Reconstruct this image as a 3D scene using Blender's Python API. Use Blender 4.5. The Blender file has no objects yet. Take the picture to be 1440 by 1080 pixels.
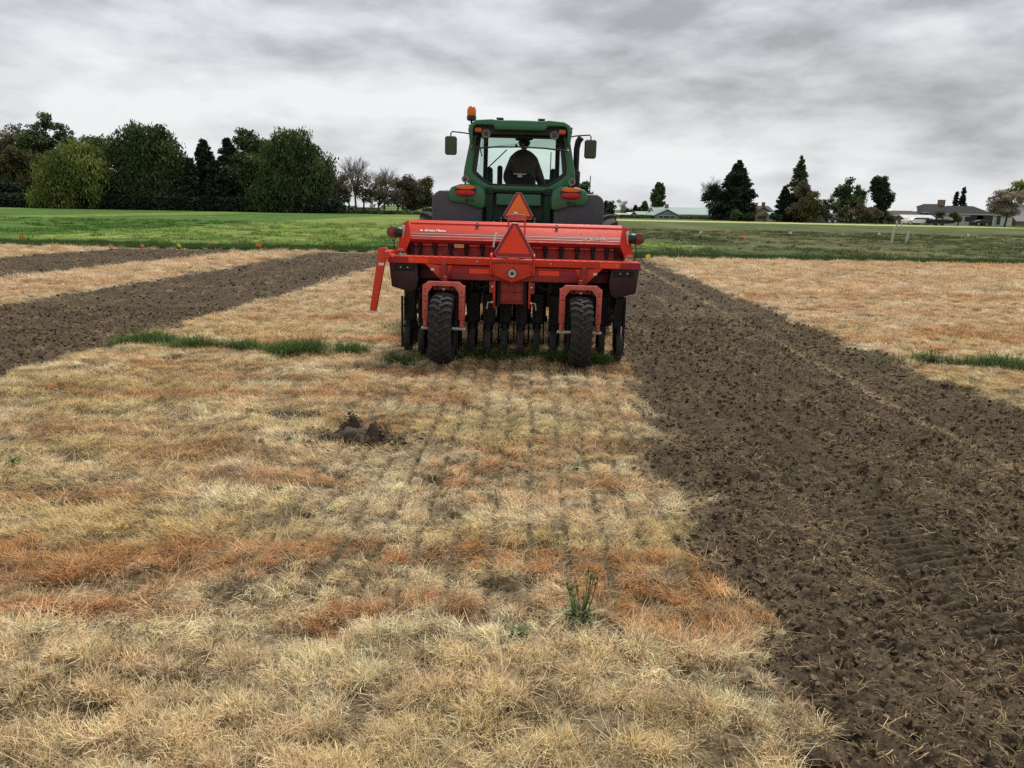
import bpy, bmesh, math, random
import numpy as np
from mathutils import Vector, Matrix

sc = bpy.context.scene
C = sc.collection
R = math.radians

# ------------------------------------------------------------------ camera
CAM_H = 1.75
FPX = 1080.0
PITCH = math.atan((540 - 292.0) / FPX)
ROLL = R(1.1)
_f = Vector((0, math.cos(PITCH), -math.sin(PITCH)))
_u = Vector((0, math.sin(PITCH), math.cos(PITCH)))
_r = Vector((1, 0, 0))
CR = _r * math.cos(ROLL) + _u * math.sin(ROLL)
CU = -_r * math.sin(ROLL) + _u * math.cos(ROLL)
cam_d = bpy.data.cameras.new('camera')
cam_d.sensor_width = 36; cam_d.lens = 27.0
cam_d.clip_start = 0.05; cam_d.clip_end = 5000
cam = bpy.data.objects.new('camera', cam_d)
C.objects.link(cam)
M = Matrix.Identity(4)
for i in range(3):
    M[i][0] = CR[i]; M[i][1] = CU[i]; M[i][2] = -_f[i]
M[2][3] = CAM_H
cam.matrix_world = M
sc.camera = cam

def ray(px, py):
    return _f + CR * ((px - 720) / FPX) + CU * ((540 - py) / FPX)
def at(px, py, Y):            # point seen at photo pixel px, py that stands Y metres ahead
    d = ray(px, py)
    return Vector((0, 0, CAM_H)) + d * (Y / d.y)
def ground_at(px, py):
    d = ray(px, py)
    return Vector((0, 0, CAM_H)) + d * (-CAM_H / d.z)

# ------------------------------------------------------------------ light
sc.view_settings.view_transform = 'Standard'
sc.view_settings.look = 'None'
sc.view_settings.gamma = 1
sc.view_settings.use_curve_mapping = False
sc.view_settings.exposure = 1.22
sc.cycles.max_bounces = 5
sc.cycles.transparent_max_bounces = 10
sc.cycles.use_denoising = False

SUN_EL, SUN_AZ = 58, 20       # sun somewhat ahead of the camera, behind the cloud
world = bpy.data.worlds.new('World')
sc.world = world
world.use_nodes = True
nt = world.node_tree
nt.nodes.clear()
def N(tree, typ, **kw):
    n = tree.nodes.new(typ)
    for k, v in kw.items():
        setattr(n, k, v)
    return n
def math_node(tree, op, a, b=None, clamp=False):
    n = tree.nodes.new('ShaderNodeMath'); n.operation = op; n.use_clamp = clamp
    for i, v in enumerate((a, b)):
        if v is None: continue
        if isinstance(v, (int, float)): n.inputs[i].default_value = v
        else: tree.links.new(v, n.inputs[i])
    return n.outputs[0]
def ramp(tree, fac, stops):
    n = tree.nodes.new('ShaderNodeValToRGB')
    el = n.color_ramp.elements
    while len(el) < len(stops): el.new(0.5)
    for e, (p, c) in zip(el, stops):
        e.position = p; e.color = (*c, 1) if len(c) == 3 else c
    if fac is not None: tree.links.new(fac, n.inputs[0])
    return n.outputs[0]
def mixc(tree, fac, a, b, blend='MIX'):
    n = tree.nodes.new('ShaderNodeMix'); n.data_type = 'RGBA'; n.blend_type = blend
    if isinstance(fac, (int, float)): n.inputs[0].default_value = fac
    else: tree.links.new(fac, n.inputs[0])
    for i, v in ((6, a), (7, b)):
        if isinstance(v, tuple): n.inputs[i].default_value = (*v, 1) if len(v) == 3 else v
        else: tree.links.new(v, n.inputs[i])
    return n.outputs[2]

L = nt.links
sky = N(nt, 'ShaderNodeTexSky', sky_type='NISHITA')
sky.sun_disc = False
sky.sun_elevation = R(SUN_EL); sky.sun_rotation = R(SUN_AZ)
sky.air_density = 1.5; sky.dust_density = 4
tc = N(nt, 'ShaderNodeTexCoord')
sx = N(nt, 'ShaderNodeSeparateXYZ'); L.new(tc.outputs['Generated'], sx.inputs[0])
zc = math_node(nt, 'MAXIMUM', sx.outputs[2], 0.0)
den = math_node(nt, 'ADD', zc, 0.42)
cx = math_node(nt, 'DIVIDE', sx.outputs[0], den)
cy = math_node(nt, 'DIVIDE', sx.outputs[1], den)
cmb = N(nt, 'ShaderNodeCombineXYZ'); L.new(cx, cmb.inputs[0]); L.new(cy, cmb.inputs[1])
def sky_noise(scale, det, rough, dist, off, stretch=(1, 1, 1), src=None):
    mp = N(nt, 'ShaderNodeMapping'); mp.inputs['Location'].default_value = off
    mp.inputs['Scale'].default_value = stretch
    L.new(src or tc.outputs['Generated'], mp.inputs[0])
    n = N(nt, 'ShaderNodeTexNoise'); n.inputs['Scale'].default_value = scale
    n.inputs['Detail'].default_value = det; n.inputs['Roughness'].default_value = rough
    n.inputs['Distortion'].default_value = dist
    L.new(mp.outputs[0], n.inputs[0]); return n.outputs[0]
n1 = sky_noise(2.6, 7, 0.52, 0.2, (1.7, 0.4, 0.3), (1.0, 1.0, 2.9))
n2 = sky_noise(7.5, 6, 0.55, 0.15, (4.1, 2.4, 2), (1.0, 1.0, 2.9))
n3 = sky_noise(1.6, 6, 0.5, 0.1, (2.1, 5.4, 2), (0.6, 1.0, 1), cmb.outputs[0])
mixn = math_node(nt, 'ADD', math_node(nt, 'ADD', math_node(nt, 'MULTIPLY', n1, 0.50), math_node(nt, 'MULTIPLY', n2, 0.32)), math_node(nt, 'MULTIPLY', n3, 0.18))
# clouds are thicker and darker high up, brighter and thinner low down
bias = math_node(nt, 'MULTIPLY', math_node(nt, 'SUBTRACT', zc, 0.17), -0.08)
bias = math_node(nt, 'MINIMUM', math_node(nt, 'MAXIMUM', bias, -0.035), 0.018)
cl = math_node(nt, 'ADD', mixn, bias)
cc = ramp(nt, cl, [(0.405, (0.162, 0.167, 0.177)), (0.450, (0.215, 0.222, 0.235)), (0.49, (0.272, 0.280, 0.294)),
                   (0.535, (0.330, 0.338, 0.352)), (0.59, (0.385, 0.392, 0.402))])
# gentle blue-grey veil right above the horizon
cc10 = mixc(nt, 1.0, cc, (9.6, 9.6, 9.6), 'MULTIPLY')
tot = mixc(nt, 0.96, sky.outputs[0], cc10)
bg = N(nt, 'ShaderNodeBackground'); bg.inputs[1].default_value = 0.1
L.new(tot, bg.inputs[0])
wo = N(nt, 'ShaderNodeOutputWorld'); L.new(bg.outputs[0], wo.inputs[0])

sd = bpy.data.lights.new('sun', 'SUN'); sd.energy = 1.5; sd.angle = R(11); sd.color = (1, 0.96, 0.9)
so = bpy.data.objects.new('sun', sd); C.objects.link(so)
sdir = Vector((math.sin(R(SUN_AZ)) * math.cos(R(SUN_EL)), math.cos(R(SUN_AZ)) * math.cos(R(SUN_EL)), math.sin(R(SUN_EL))))
so.rotation_euler = (-sdir).to_track_quat('-Z', 'Y').to_euler()

# ------------------------------------------------------------------ helpers
def tag(o, label=None, cat=None, group=None, kind=None):
    if label: o['label'] = label
    if cat: o['category'] = cat
    if group: o['group'] = group
    if kind: o['kind'] = kind
    return o
def empty(name, loc, label, cat, group=None, rot=(0, 0, 0)):
    o = bpy.data.objects.new(name, None); C.objects.link(o)
    o.location = loc; o.rotation_euler = rot; o.empty_display_size = 0.2
    return tag(o, label, cat, group)
def link(name, me, mat=None, parent=None, smooth=None, loc=None):
    o = bpy.data.objects.new(name, me); C.objects.link(o)
    if mat is not None and not me.materials: me.materials.append(mat)
    if parent: o.parent = parent
    if loc is not None: o.location = loc
    return o
def children(o): return [c for c in bpy.data.objects if c.parent == o]
def copy_tree(o, parent=None):
    c = o.copy(); C.objects.link(c); c.parent = parent
    for ch in list(o.children): copy_tree(ch, c)
    return c

class MB:
    """collects solid pieces of one part"""
    def __init__(s): s.v = []; s.f = []; s.sm = []
    def add(s, vs, fs, smooth=False):
        b = len(s.v); s.v += [tuple(v) for v in vs]
        s.f += [tuple(i + b for i in f) for f in fs]; s.sm += [smooth] * len(fs); return s
    def box(s, c, size, rot=None, ch=0.0):
        hx, hy, hz = (x / 2 for x in size); c = Vector(c)
        if ch > 0:
            ch = min(ch, hx * .8, hy * .8, hz * .8)
            vs = []; idx = {}
            for sx_ in (-1, 1):
                for sy_ in (-1, 1):
                    for sz_ in (-1, 1):
                        for k, (a, b_, d) in enumerate(((0, ch, ch), (ch, 0, ch), (ch, ch, 0))):
                            idx[(sx_, sy_, sz_, k)] = len(vs)
                            vs.append(Vector((sx_ * (hx - a), sy_ * (hy - b_), sz_ * (hz - d))))
            bmx = bmesh.new()
            for v in vs: bmx.verts.new(v)
            r = bmesh.ops.convex_hull(bmx, input=bmx.verts)
            bmx.verts.index_update()
            fs = [[v.index for v in f.verts] for f in bmx.faces]
            vs = [v.co.copy() for v in bmx.verts]; bmx.free()
        else:
            vs = [Vector((x, y, z)) for x in (-hx, hx) for y in (-hy, hy) for z in (-hz, hz)]
            fs = [(0, 1, 3, 2), (4, 6, 7, 5), (0, 4, 5, 1), (2, 3, 7, 6), (0, 2, 6, 4), (1, 5, 7, 3)]
        if rot is not None:
            m = rot if isinstance(rot, Matrix) else Matrix.Rotation(rot[2], 3, 'Z') @ Matrix.Rotation(rot[1], 3, 'Y') @ Matrix.Rotation(rot[0], 3, 'X')
            vs = [m @ v for v in vs]
        return s.add([v + c for v in vs], fs)
    def prism(s, poly, axis, a, b):
        """poly: 2D outline; axis 'y': poly in xz swept from y=a to b; 'x': poly in yz; 'z': poly in xy"""
        n = len(poly)
        def P(p, t):
            return {'y': (p[0], t, p[1]), 'x': (t, p[0], p[1]), 'z': (p[0], p[1], t)}[axis]
        vs = [P(p, a) for p in poly] + [P(p, b) for p in poly]
        fs = [tuple(range(n)), tuple(range(2 * n - 1, n - 1, -1))]
        fs += [(i, i + n, (i + 1) % n + n, (i + 1) % n) for i in range(n)]
        return s.add(vs, fs)
    def tube(s, pts, r, n=10, caps=True):
        pts = [Vector(p) for p in pts]; m = len(pts)
        rs = r if isinstance(r, (list, tuple)) else [r] * m
        vs = []; prev = None
        for i, p in enumerate(pts):
            t = (pts[min(i + 1, m - 1)] - pts[max(i - 1, 0)]).normalized()
            if prev is None:
                a = t.orthogonal().normalized()
            else:
                a = (prev - t * prev.dot(t)).normalized()
            prev = a; b = t.cross(a)
            for k in range(n):
                w = 2 * math.pi * k / n
                vs.append(p + (a * math.cos(w) + b * math.sin(w)) * rs[i])
        fs = [(i * n + k, i * n + (k + 1) % n, (i + 1) * n + (k + 1) % n, (i + 1) * n + k) for i in range(m - 1) for k in range(n)]
        s.add(vs, fs, True)
        if caps:
            s.f += [tuple(len(s.v) - m * n + k for k in range(n - 1, -1, -1)), tuple(len(s.v) - n + k for k in range(n))]
            s.sm += [False, False]
        return s
    def lathe(s, prof, axis='x', c=(0, 0, 0), n=32, smooth=True):
        """prof: (along axis, radius)"""
        c = Vector(c); vs = []
        for a, r in prof:
            for k in range(n):
                w = 2 * math.pi * k / n; p, q = r * math.cos(w), r * math.sin(w)
                vs.append(c + Vector({'x': (a, p, q), 'y': (p, a, q), 'z': (p, q, a)}[axis]))
        m = len(prof)
        fs = [(i * n + k, i * n + (k + 1) % n, (i + 1) * n + (k + 1) % n, (i + 1) * n + k) for i in range(m - 1) for k in range(n)]
        s.add(vs, fs, smooth)
        s.f += [tuple(len(s.v) - m * n + k for k in range(n - 1, -1, -1)), tuple(len(s.v) - n + k for k in range(n))]
        s.sm += [False, False]
        return s
    def build(s, name, mat, parent=None, bevel=0.0, label=None, loc=None, fix=True):
        me = bpy.data.meshes.new(name)
        me.from_pydata(s.v, [], s.f); me.update()
        bmx = bmesh.new(); bmx.from_mesh(me)
        if fix: bmesh.ops.recalc_face_normals(bmx, faces=bmx.faces)
        if bevel > 0:
            es = [e for e in bmx.edges if len(e.link_faces) == 2 and e.calc_face_angle(0) > 0.6 and not (e.link_faces[0].smooth)]
            bmesh.ops.bevel(bmx, geom=es, offset=bevel, segments=2, affect='EDGES', profile=0.5, clamp_overlap=True)
        bmx.to_mesh(me); bmx.free()
        if bevel > 0 or any(s.sm):
            me.shade_smooth(); me.set_sharp_from_angle(angle=R(38))
        o = link(name, me, mat, parent, loc=loc)
        if label: o['label'] = label
        return o

# vectorised value noise
def _hash(ix, iy, seed):
    h = (ix.astype(np.int64) * 374761393 + iy.astype(np.int64) * 668265263 + seed * 1442695041) & 0xFFFFFFFF
    h = ((h ^ (h >> 13)) * 1274126177) & 0xFFFFFFFF
    h = (h ^ (h >> 16)) & 0xFFFFFFFF
    return h.astype(np.float64) / 4294967295.0
def vnoise(x, y, seed=0):
    x = np.asarray(x, float); y = np.asarray(y, float)
    ix = np.floor(x); iy = np.floor(y); fx = x - ix; fy = y - iy
    fx = fx * fx * fx * (fx * (fx * 6 - 15) + 10); fy = fy * fy * fy * (fy * (fy * 6 - 15) + 10)
    a = _hash(ix, iy, seed); b = _hash(ix + 1, iy, seed); c = _hash(ix, iy + 1, seed); d = _hash(ix + 1, iy + 1, seed)
    return (a + (b - a) * fx) * (1 - fy) + (c + (d - c) * fx) * fy
def fbm(x, y, seed=0, octv=4, gain=0.5):
    t = 0; a = 1; s = 0
    for i in range(octv):
        ca, sa = math.cos(i * 1.3), math.sin(i * 1.3)
        t = t + a * vnoise((x * ca - y * sa) * 2 ** i + i * 17.3, (x * sa + y * ca) * 2 ** i - i * 9.1, seed + i); s += a; a *= gain
    return t / s
def sstep(a, b, x):
    t = np.clip((x - a) / (b - a), 0, 1); return t * t * (3 - 2 * t)
def lerp(a, b, t): return a + (b - a) * t

# ------------------------------------------------------------------ materials
MATS = {}
def mat(name, col, rough=0.5, metal=0.0, spec=0.5, var=0.12, vscale=6.0, dirt=None, dirt_amt=0.0, bump=0.0, coat=0.0, trans=0.0, streak=False):
    m = bpy.data.materials.new(name); m.use_nodes = True; t = m.node_tree
    b = t.nodes['Principled BSDF']
    tc_ = t.nodes.new('ShaderNodeTexCoord')
    n = t.nodes.new('ShaderNodeTexNoise'); n.inputs['Scale'].default_value = vscale; n.inputs['Detail'].default_value = 6
    t.links.new(tc_.outputs['Object'], n.inputs[0])
    dark = tuple(c * (1 - var) for c in col); light = tuple(min(1, c * (1 + var)) for c in col)
    c = ramp(t, n.outputs[0], [(0.3, dark), (0.7, light)])
    if dirt is not None:
        n2_ = t.nodes.new('ShaderNodeTexNoise'); n2_.inputs['Scale'].default_value = vscale * 2.3; n2_.inputs['Detail'].default_value = 8
        n2_.inputs['Roughness'].default_value = 0.65
        if streak:
            mp = t.nodes.new('ShaderNodeMapping'); mp.inputs['Scale'].default_value = (3.0, 3.0, 0.5)
            t.links.new(tc_.outputs['Object'], mp.inputs[0]); t.links.new(mp.outputs[0], n2_.inputs[0])
        else: t.links.new(tc_.outputs['Object'], n2_.inputs[0])
        f = ramp(t, n2_.outputs[0], [(0.5 - dirt_amt * 0.25, (0, 0, 0)), (0.78 - dirt_amt * 0.2, (1, 1, 1))])
        f = math_node(t, 'MULTIPLY', f, min(1, dirt_amt * 1.2))
        c = mixc(t, f, c, dirt)
        rr = math_node(t, 'ADD', math_node(t, 'MULTIPLY', f, 0.35), rough, True)
        t.links.new(rr, b.inputs['Roughness'])
    else: b.inputs['Roughness'].default_value = rough
    t.links.new(c, b.inputs['Base Color'])
    b.inputs['Metallic'].default_value = metal
    b.inputs['Specular IOR Level'].default_value = spec
    b.inputs['Coat Weight'].default_value = coat
    if trans: b.inputs['Transmission Weight'].default_value = trans
    if bump:
        bn = t.nodes.new('ShaderNodeBump'); bn.inputs['Strength'].default_value = bump; bn.inputs['Distance'].default_value = 0.01
        t.links.new(n.outputs[0], bn.inputs['Height']); t.links.new(bn.outputs[0], b.inputs['Normal'])
    MATS[name] = m
    return m
DUST = (0.20, 0.155, 0.105)
RED = mat('red_paint', (0.74, 0.044, 0.019), 0.48, spec=.3, var=0.06, dirt=(0.46, 0.12, 0.07), dirt_amt=0.38, vscale=5, streak=True)
RED_DULL = mat('weathered_red_paint', (0.40, 0.026, 0.022), 0.55, var=0.15, dirt=(0.16, 0.05, 0.04), dirt_amt=0.5, vscale=6)
RED_PINK = mat('faded_pinkish_red_paint', (0.68, 0.12, 0.09), 0.55, var=0.1, dirt=(0.25, 0.07, 0.05), dirt_amt=0.4, vscale=9)
MAROON = mat('maroon_paint', (0.13, 0.012, 0.012), 0.55, var=0.15, dirt=(0.10, 0.05, 0.035), dirt_amt=0.4)
TAPE_O = mat('fluorescent_orange_tape', (1.0, 0.055, 0.008), 0.45, var=0.03)
TAPE_O2 = mat('fluorescent_orange_panel', (1.0, 0.22, 0.03), 0.45, var=0.04)
TAPE_M = mat('dark_red_reflective_tape', (0.36, 0.01, 0.03), 0.35, var=0.05)
BLACK = mat('black_steel', (0.010, 0.010, 0.011), 0.5, spec=.3, var=0.2, dirt=(0.06, 0.045, 0.03), dirt_amt=0.22, vscale=14)
PLAST = mat('black_plastic', (0.014, 0.014, 0.015), 0.45, var=0.15)
RUBBER = mat('tyre_rubber', (0.022, 0.023, 0.024), 0.75, spec=.3, var=0.2, dirt=(0.11, 0.088, 0.062), dirt_amt=0.45, vscale=9, bump=0.3)
STEEL = mat('bare_steel', (0.45, 0.43, 0.40), 0.35, metal=0.9, var=0.15, dirt=(0.2, 0.15, 0.1), dirt_amt=0.3, vscale=20)
GREEN = mat('green_paint', (0.017, 0.165, 0.062), 0.35, var=0.06, dirt=(0.07, 0.12, 0.07), dirt_amt=0.42, vscale=4, streak=True, coat=0.2)
GREEN_D = mat('dusty_dark_green_paint', (0.008, 0.05, 0.024), 0.5, var=0.15, dirt=(0.05, 0.06, 0.04), dirt_amt=0.35, vscale=6)
GREYF = mat('grey_fender_plastic', (0.062, 0.068, 0.085), 0.6, var=0.08, dirt=(0.14, 0.13, 0.12), dirt_amt=0.4, vscale=5, streak=True)
AMBER = mat('amber_lens_plastic', (0.85, 0.17, 0.015), 0.25, var=0.08, vscale=40)
REDLENS = mat('red_lens_plastic', (0.42, 0.012, 0.012), 0.25, var=0.1, vscale=40)
BROWNLENS = mat('dusty_red_lens_plastic', (0.22, 0.045, 0.025), 0.4, var=0.2, vscale=30)
WHITE = mat('white_reflector', (0.72, 0.70, 0.68), 0.4, var=0.06)
PALE = mat('pale_metal', (0.55, 0.53, 0.45), 0.45, metal=0.2, var=0.1)
YTAG = mat('yellowed_label_plate', (0.48, 0.36, 0.14), 0.5, var=0.12, vscale=30)
CHROME = mat('mirror_glass', (0.16, 0.17, 0.17), 0.04, metal=1.0, var=0.02)
YELLOW = mat('yellow_rim_paint', (0.72, 0.5, 0.03), 0.45, var=0.08, dirt=DUST, dirt_amt=0.4)
SEATM = mat('black_seat_fabric', (0.014, 0.013, 0.013), 0.85, var=0.25, vscale=20)
JACKET = mat('dark_brown_jacket_cloth', (0.075, 0.058, 0.045), 0.9, var=0.25, vscale=12, bump=0.5)
SKIN = mat('skin', (0.42, 0.22, 0.15), 0.5, var=0.08)
HATM = mat('dark_hat_cloth', (0.03, 0.026, 0.022), 0.85, var=0.2)

def glass(name, tint, alpha):
    m = bpy.data.materials.new(name); m.use_nodes = True; t = m.node_tree; t.nodes.clear()
    tr = t.nodes.new('ShaderNodeBsdfTransparent'); tr.inputs[0].default_value = (*tint, 1)
    gl = t.nodes.new('ShaderNodeBsdfGlossy'); gl.inputs['Roughness'].default_value = 0.03
    lw = t.nodes.new('ShaderNodeLayerWeight'); lw.inputs['Blend'].default_value = 0.5
    ms = t.nodes.new('ShaderNodeMixShader'); o = t.nodes.new('ShaderNodeOutputMaterial')
    f = math_node(t, 'ADD', math_node(t, 'MULTIPLY', math_node(t, 'POWER', lw.outputs['Facing'], 4.0), 0.8), .04 + alpha, True)
    t.links.new(f, ms.inputs[0]); t.links.new(tr.outputs[0], ms.inputs[1]); t.links.new(gl.outputs[0], ms.inputs[2])
    t.links.new(ms.outputs[0], o.inputs[0])
    return m
GLASS = glass('tinted_cab_glass', (0.74, 0.90, 0.83), 0.0)
GLASS2 = glass('dusty_rear_glass', (0.66, 0.76, 0.72), 0.03)
# ------------------------------------------------------------------ the ground
HEAD = 0.021                 # the machine's line drifts this much to the right per metre ahead
RS_L = lambda y: 0.84 + 0.046 * np.minimum(y, 10) + 0.02 * np.maximum(y - 10, 0)                  # right tilled strip, left edge
RS_R = lambda y: 4.77 + 0 * y + 0.012 * np.maximum(y - 18, 0)
LS_L = lambda y: -9.72 + 0.083 * y                 # left tilled strip
LS_R = lambda y: -5.66 + 0.077 * y
FL_R = lambda y: -13.9 + 0.145 * y                 # far left tilled strip
FL_L = lambda y: -18.6 + 0.13 * y
EDGE = 29.4

def soil_mask(x, y):
    w = 0.10 + 0.006 * y
    j = (fbm(x * 2.2, y * 2.2, 11, 4) - 0.5) * 0.55 + (fbm(x * 9, y * 9, 12, 2) - 0.5) * 0.22
    def strip(a, b):
        return np.minimum(sstep(-w, w, x - a + j), sstep(-w, w, b - x + j))
    m = np.maximum(strip(RS_L(y), RS_R(y)), strip(LS_L(y), LS_R(y)))
    m = np.maximum(m, strip(FL_L(y), FL_R(y)))
    head = sstep(27.4, 28.2, y + j * 1.2) * sstep(28.9, 28.5, y + j * 0.6) * sstep(-15, -13, x) * sstep(-1.5, -4, x) * 0.8
    m = np.maximum(m, head)
    return m * sstep(EDGE, EDGE - 0.5, y + j)

# rust coloured patches of dead grass: centre x, y, half sizes, strength
RUST = [(-3.1, 4.35, 1.0, .16, .9), (-2.6, 3.50, 1.5, .24, 1), (-1.3, 3.68, .6, .13, .9), (-0.35, 3.68, .9, .15, 1), (0.6, 3.62, .65, .16, 1), (-.75, 3.75, .45, .1, .9),
        (-0.3, 3.12, .42, .11, 1), (-.62, 3.02, .25, .08, .9), (0.85, 3.2, .36, .30, 1), (0.35, 3.2, .35, .1, .9), (-2.2, 3.1, .7, .10, .9), (-1.9, 3.3, .5, .1, .7), (0.62, 2.98, .3, .08, .8),
        (-1.55, 7.0, 1.0, .28, .9), (-3.2, 6.9, .9, .25, .9), (-.6, 6.9, .5, .2, .9), (0.2, 7.3, .9, .16, .7), (0.95, 6.4, .3, .2, .8), (-2.4, 7.7, 1., .16, .8),
        (-3.6, 5.7, .7, .14, .7), (-2.1, 5.3, .6, .12, .6), (0.5, 5.6, .8, .12, .7), (-.2, 5.0, .4, .09, .7), (-3.9, 8.3, .8, .16, .7),
        (-2.2, 9.9, 1.3, .22, .8), (-.2, 10.2, 1., .2, .6), (-2.8, 12.0, 1.3, .27, .8), (-2.0, 14, 1.2, .3, .7), (-1.9, 4.75, .7, .1, .5), (.4, 4.4, .5, .08, .5),
        (7.4, 11.2, 1.8, .34, .9), (9.5, 12.5, 2.2, .33, .8), (6.5, 14.2, 1.6, .33, .8), (9, 17, 2.8, .45, .7), (12, 15, 2.2, .4, .6), (5.6, 10.2, .6, .2, .9), (6.3, 8.2, .9, .2, .9),
        (-10, 14.2, 1.3, .33, .9), (-9.3, 16.5, 1.1, .3, .7)]
def rust_mask(x, y):
    wx = x + (fbm(x * 2.5, y * 2.5, 31, 4) - 0.5) * 0.8
    wy = y + (fbm(x * 2.5, y * 3.5, 35, 4) - 0.5) * 0.30
    r = np.zeros_like(x)
    for a, b, sa, sb, k in RUST:
        d = ((wx - a) / sa) ** 2 + ((wy - b) / sb) ** 2
        r = np.maximum(r, k * sstep(1.5, 0.5, d))
    bands = sstep(0.60, 0.72, fbm(x * 0.75, y * 3.1 / (1 + y * 0.05), 41, 4)) * sstep(3.6, 5, y) * 0.85
    r = np.maximum(r, bands)
    return np.clip(r * (.25 + .85 * sstep(0.28, 0.50, fbm(x * 6, y * 11, 43, 4))), 0, 1)
def thin_mask(x, y):         # thin worn spots where dark thatch shows
    a = sstep(0.64, 0.74, fbm(x * 2.6, y * 4.2, 51, 4)) * .8
    sp = [(-1.95, 3.25, .28, .10), (-1.0, 3.42, .22, .07), (0.15, 3.35, .35, .05), (-.75, 3.42, .30, .05), (-1.7, 3.4, .2, .1), (-1.9, 6.25, .3, .12), (0.55, 3.2, .12, .05),
          (-.3, 2.85, .12, .08), (.95, 2.55, .3, .06), (-1.3, 2.55, .35, .08), (-3.4, 6.2, .3, .1), (-.35, 4.25, .12, .1), (-1.2, 5.7, .55, .16)]
    for c, d, sa, sb in sp:
        q = ((x - c) / sa) ** 2 + ((y - d) / sb) ** 2
        a = np.maximum(a, sstep(1.4, 0.3, q + (fbm(x * 8, y * 8, 53, 2) - .5) * 1.2))
    return a
def clump(x, y):             # the sward grows in clumps a hand wide, with hollows between
    a = vnoise(x * 7.5, y * 10, 301); b = vnoise(x * 17 + 5, y * 20, 303)
    return 0.68 * a + 0.32 * b
def slit_mask(x, y):         # fine slits that the drill cut, one every 0.2 m
    u = x - HEAD * (y - 8.6) - 0.015 + (vnoise(x * 0 + 3, y * 1.3, 61) - 0.5) * 0.02
    d = np.abs((u / 0.198 + 0.5) % 1.0 - 0.5) * 0.198
    side = sstep(1.45, 1.3, np.abs(u))
    return sstep(0.024, 0.004, d) * side * sstep(9.6, 9.0, y) * sstep(2.7, 3.3, y + (fbm(x * 1.5, y, 63, 2) - .5)), d
def sod_color(x, y):
    """dead grass colour at a place"""
    x = np.asarray(x, float); y = np.asarray(y, float)
    cream = np.array([0.84, 0.675, 0.425]); tan = np.array([0.70, 0.51, 0.27]); olive = np.array([0.66, 0.52, 0.24])
    brown = np.array([0.22, 0.155, 0.08]); rust = np.array([0.52, 0.245, 0.090])
    n = fbm(x * 1.3, y * 2.3, 71, 4)[..., None]; n2 = fbm(x * 0.6, y * 1.0, 75, 3)[..., None]; n3 = fbm(x * 5, y * 8, 77, 3)[..., None]
    c = lerp(tan, cream, sstep(0.36, 0.60, n))
    c = lerp(c, olive, sstep(0.5, 0.62, n2) * 0.7)
    c = lerp(c, cream, sstep(3.3, 2.6, y)[..., None] * 0.5)
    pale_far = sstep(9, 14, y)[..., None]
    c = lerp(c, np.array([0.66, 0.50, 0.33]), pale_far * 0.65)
    c = lerp(c, brown, sstep(0.60, 0.80, n3) * 0.5)
    c = lerp(c, rust, rust_mask(x, y)[..., None] * 0.78 * (1 - 0.35 * pale_far))
    return c
LEFTF = lambda x: sstep(8, -3, x)
def field_color(x, y):
    """living grass beyond the edge"""
    g1 = np.array([0.058, 0.118, 0.022]); g2 = np.array([0.135, 0.19, 0.048]); dk = np.array([0.042, 0.085, 0.022])
    o1 = np.array([0.062, 0.075, 0.03]); o2 = np.array([0.10, 0.102, 0.047])
    sy = 12.0 / np.maximum(y, 20)
    n = fbm(x * 0.10, y * sy * 1.6, 81, 4)[..., None]; n2 = fbm(x * 0.5, y * 0.5, 83, 3)[..., None]
    left = lerp(g1, g2, sstep(0.42, 0.62, n)); left = left * (0.75 + 0.5 * n2)
    right = lerp(o1, o2, sstep(0.40, 0.65, n)); right = right * (0.75 + 0.5 * n2)
    yel = np.exp(-((x - 7) / 3.0) ** 2 - ((y - 41) / 3.) ** 2)[..., None]
    right = lerp(right, g2 * 1.5, yel * 0.8)
    right = lerp(right, g1 * 0.9, sstep(85, 120, y)[..., None] * 0.6)
    c = lerp(right, left, LEFTF(x)[..., None])
    track = (sstep(31.9, 32.3, y) * sstep(33.6, 33.0, y) * (1 - LEFTF(x)))[..., None]
    bord = (sstep(33.5, 32.3, y + (fbm(x * .6, y * .6, 85, 2) - .5) * 1.6))[..., None]
    c = lerp(c, dk, bord * 0.85)
    c = lerp(c, np.array([0.30, 0.28, 0.13]), track * 0.7)
    road = (sstep(128, 132, y) * sstep(152, 146, y) * (1 - LEFTF(x)))[..., None]
    c = lerp(c, np.array([0.42, 0.42, 0.24]), road * sstep(0.35, 0.5, fbm(x * .03, y * .02, 88, 2))[..., None] * 0.85)
    return c

def track_lug(x, y):
    """cleated tyre track pressed in the tilled soil"""
    xc = 2.24 + 0.02 * np.sin(y * 0.7)
    u = x - xc
    inside = sstep(0.25, 0.20, np.abs(u)) * sstep(1.5, 2.2, y) * sstep(17, 10, y)
    ph = (y * 1.0 - u * 0.30 + (vnoise(x * 6, y * 6, 95) - .5) * .03) / 0.080
    bar = sstep(0.20, 0.36, np.abs((ph % 1.0) - 0.5))
    keep = sstep(0.30, 0.46, fbm(x * 1.8, y * 1.4, 91, 4)) * (.55 + .6 * vnoise(x * 9, y * 14, 93))
    return inside * keep, bar
SEAM = lambda y: 3.66 + 0.022 * np.maximum(y - 7, 0) + 0.012 * np.maximum(6 - y, 0)

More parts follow.
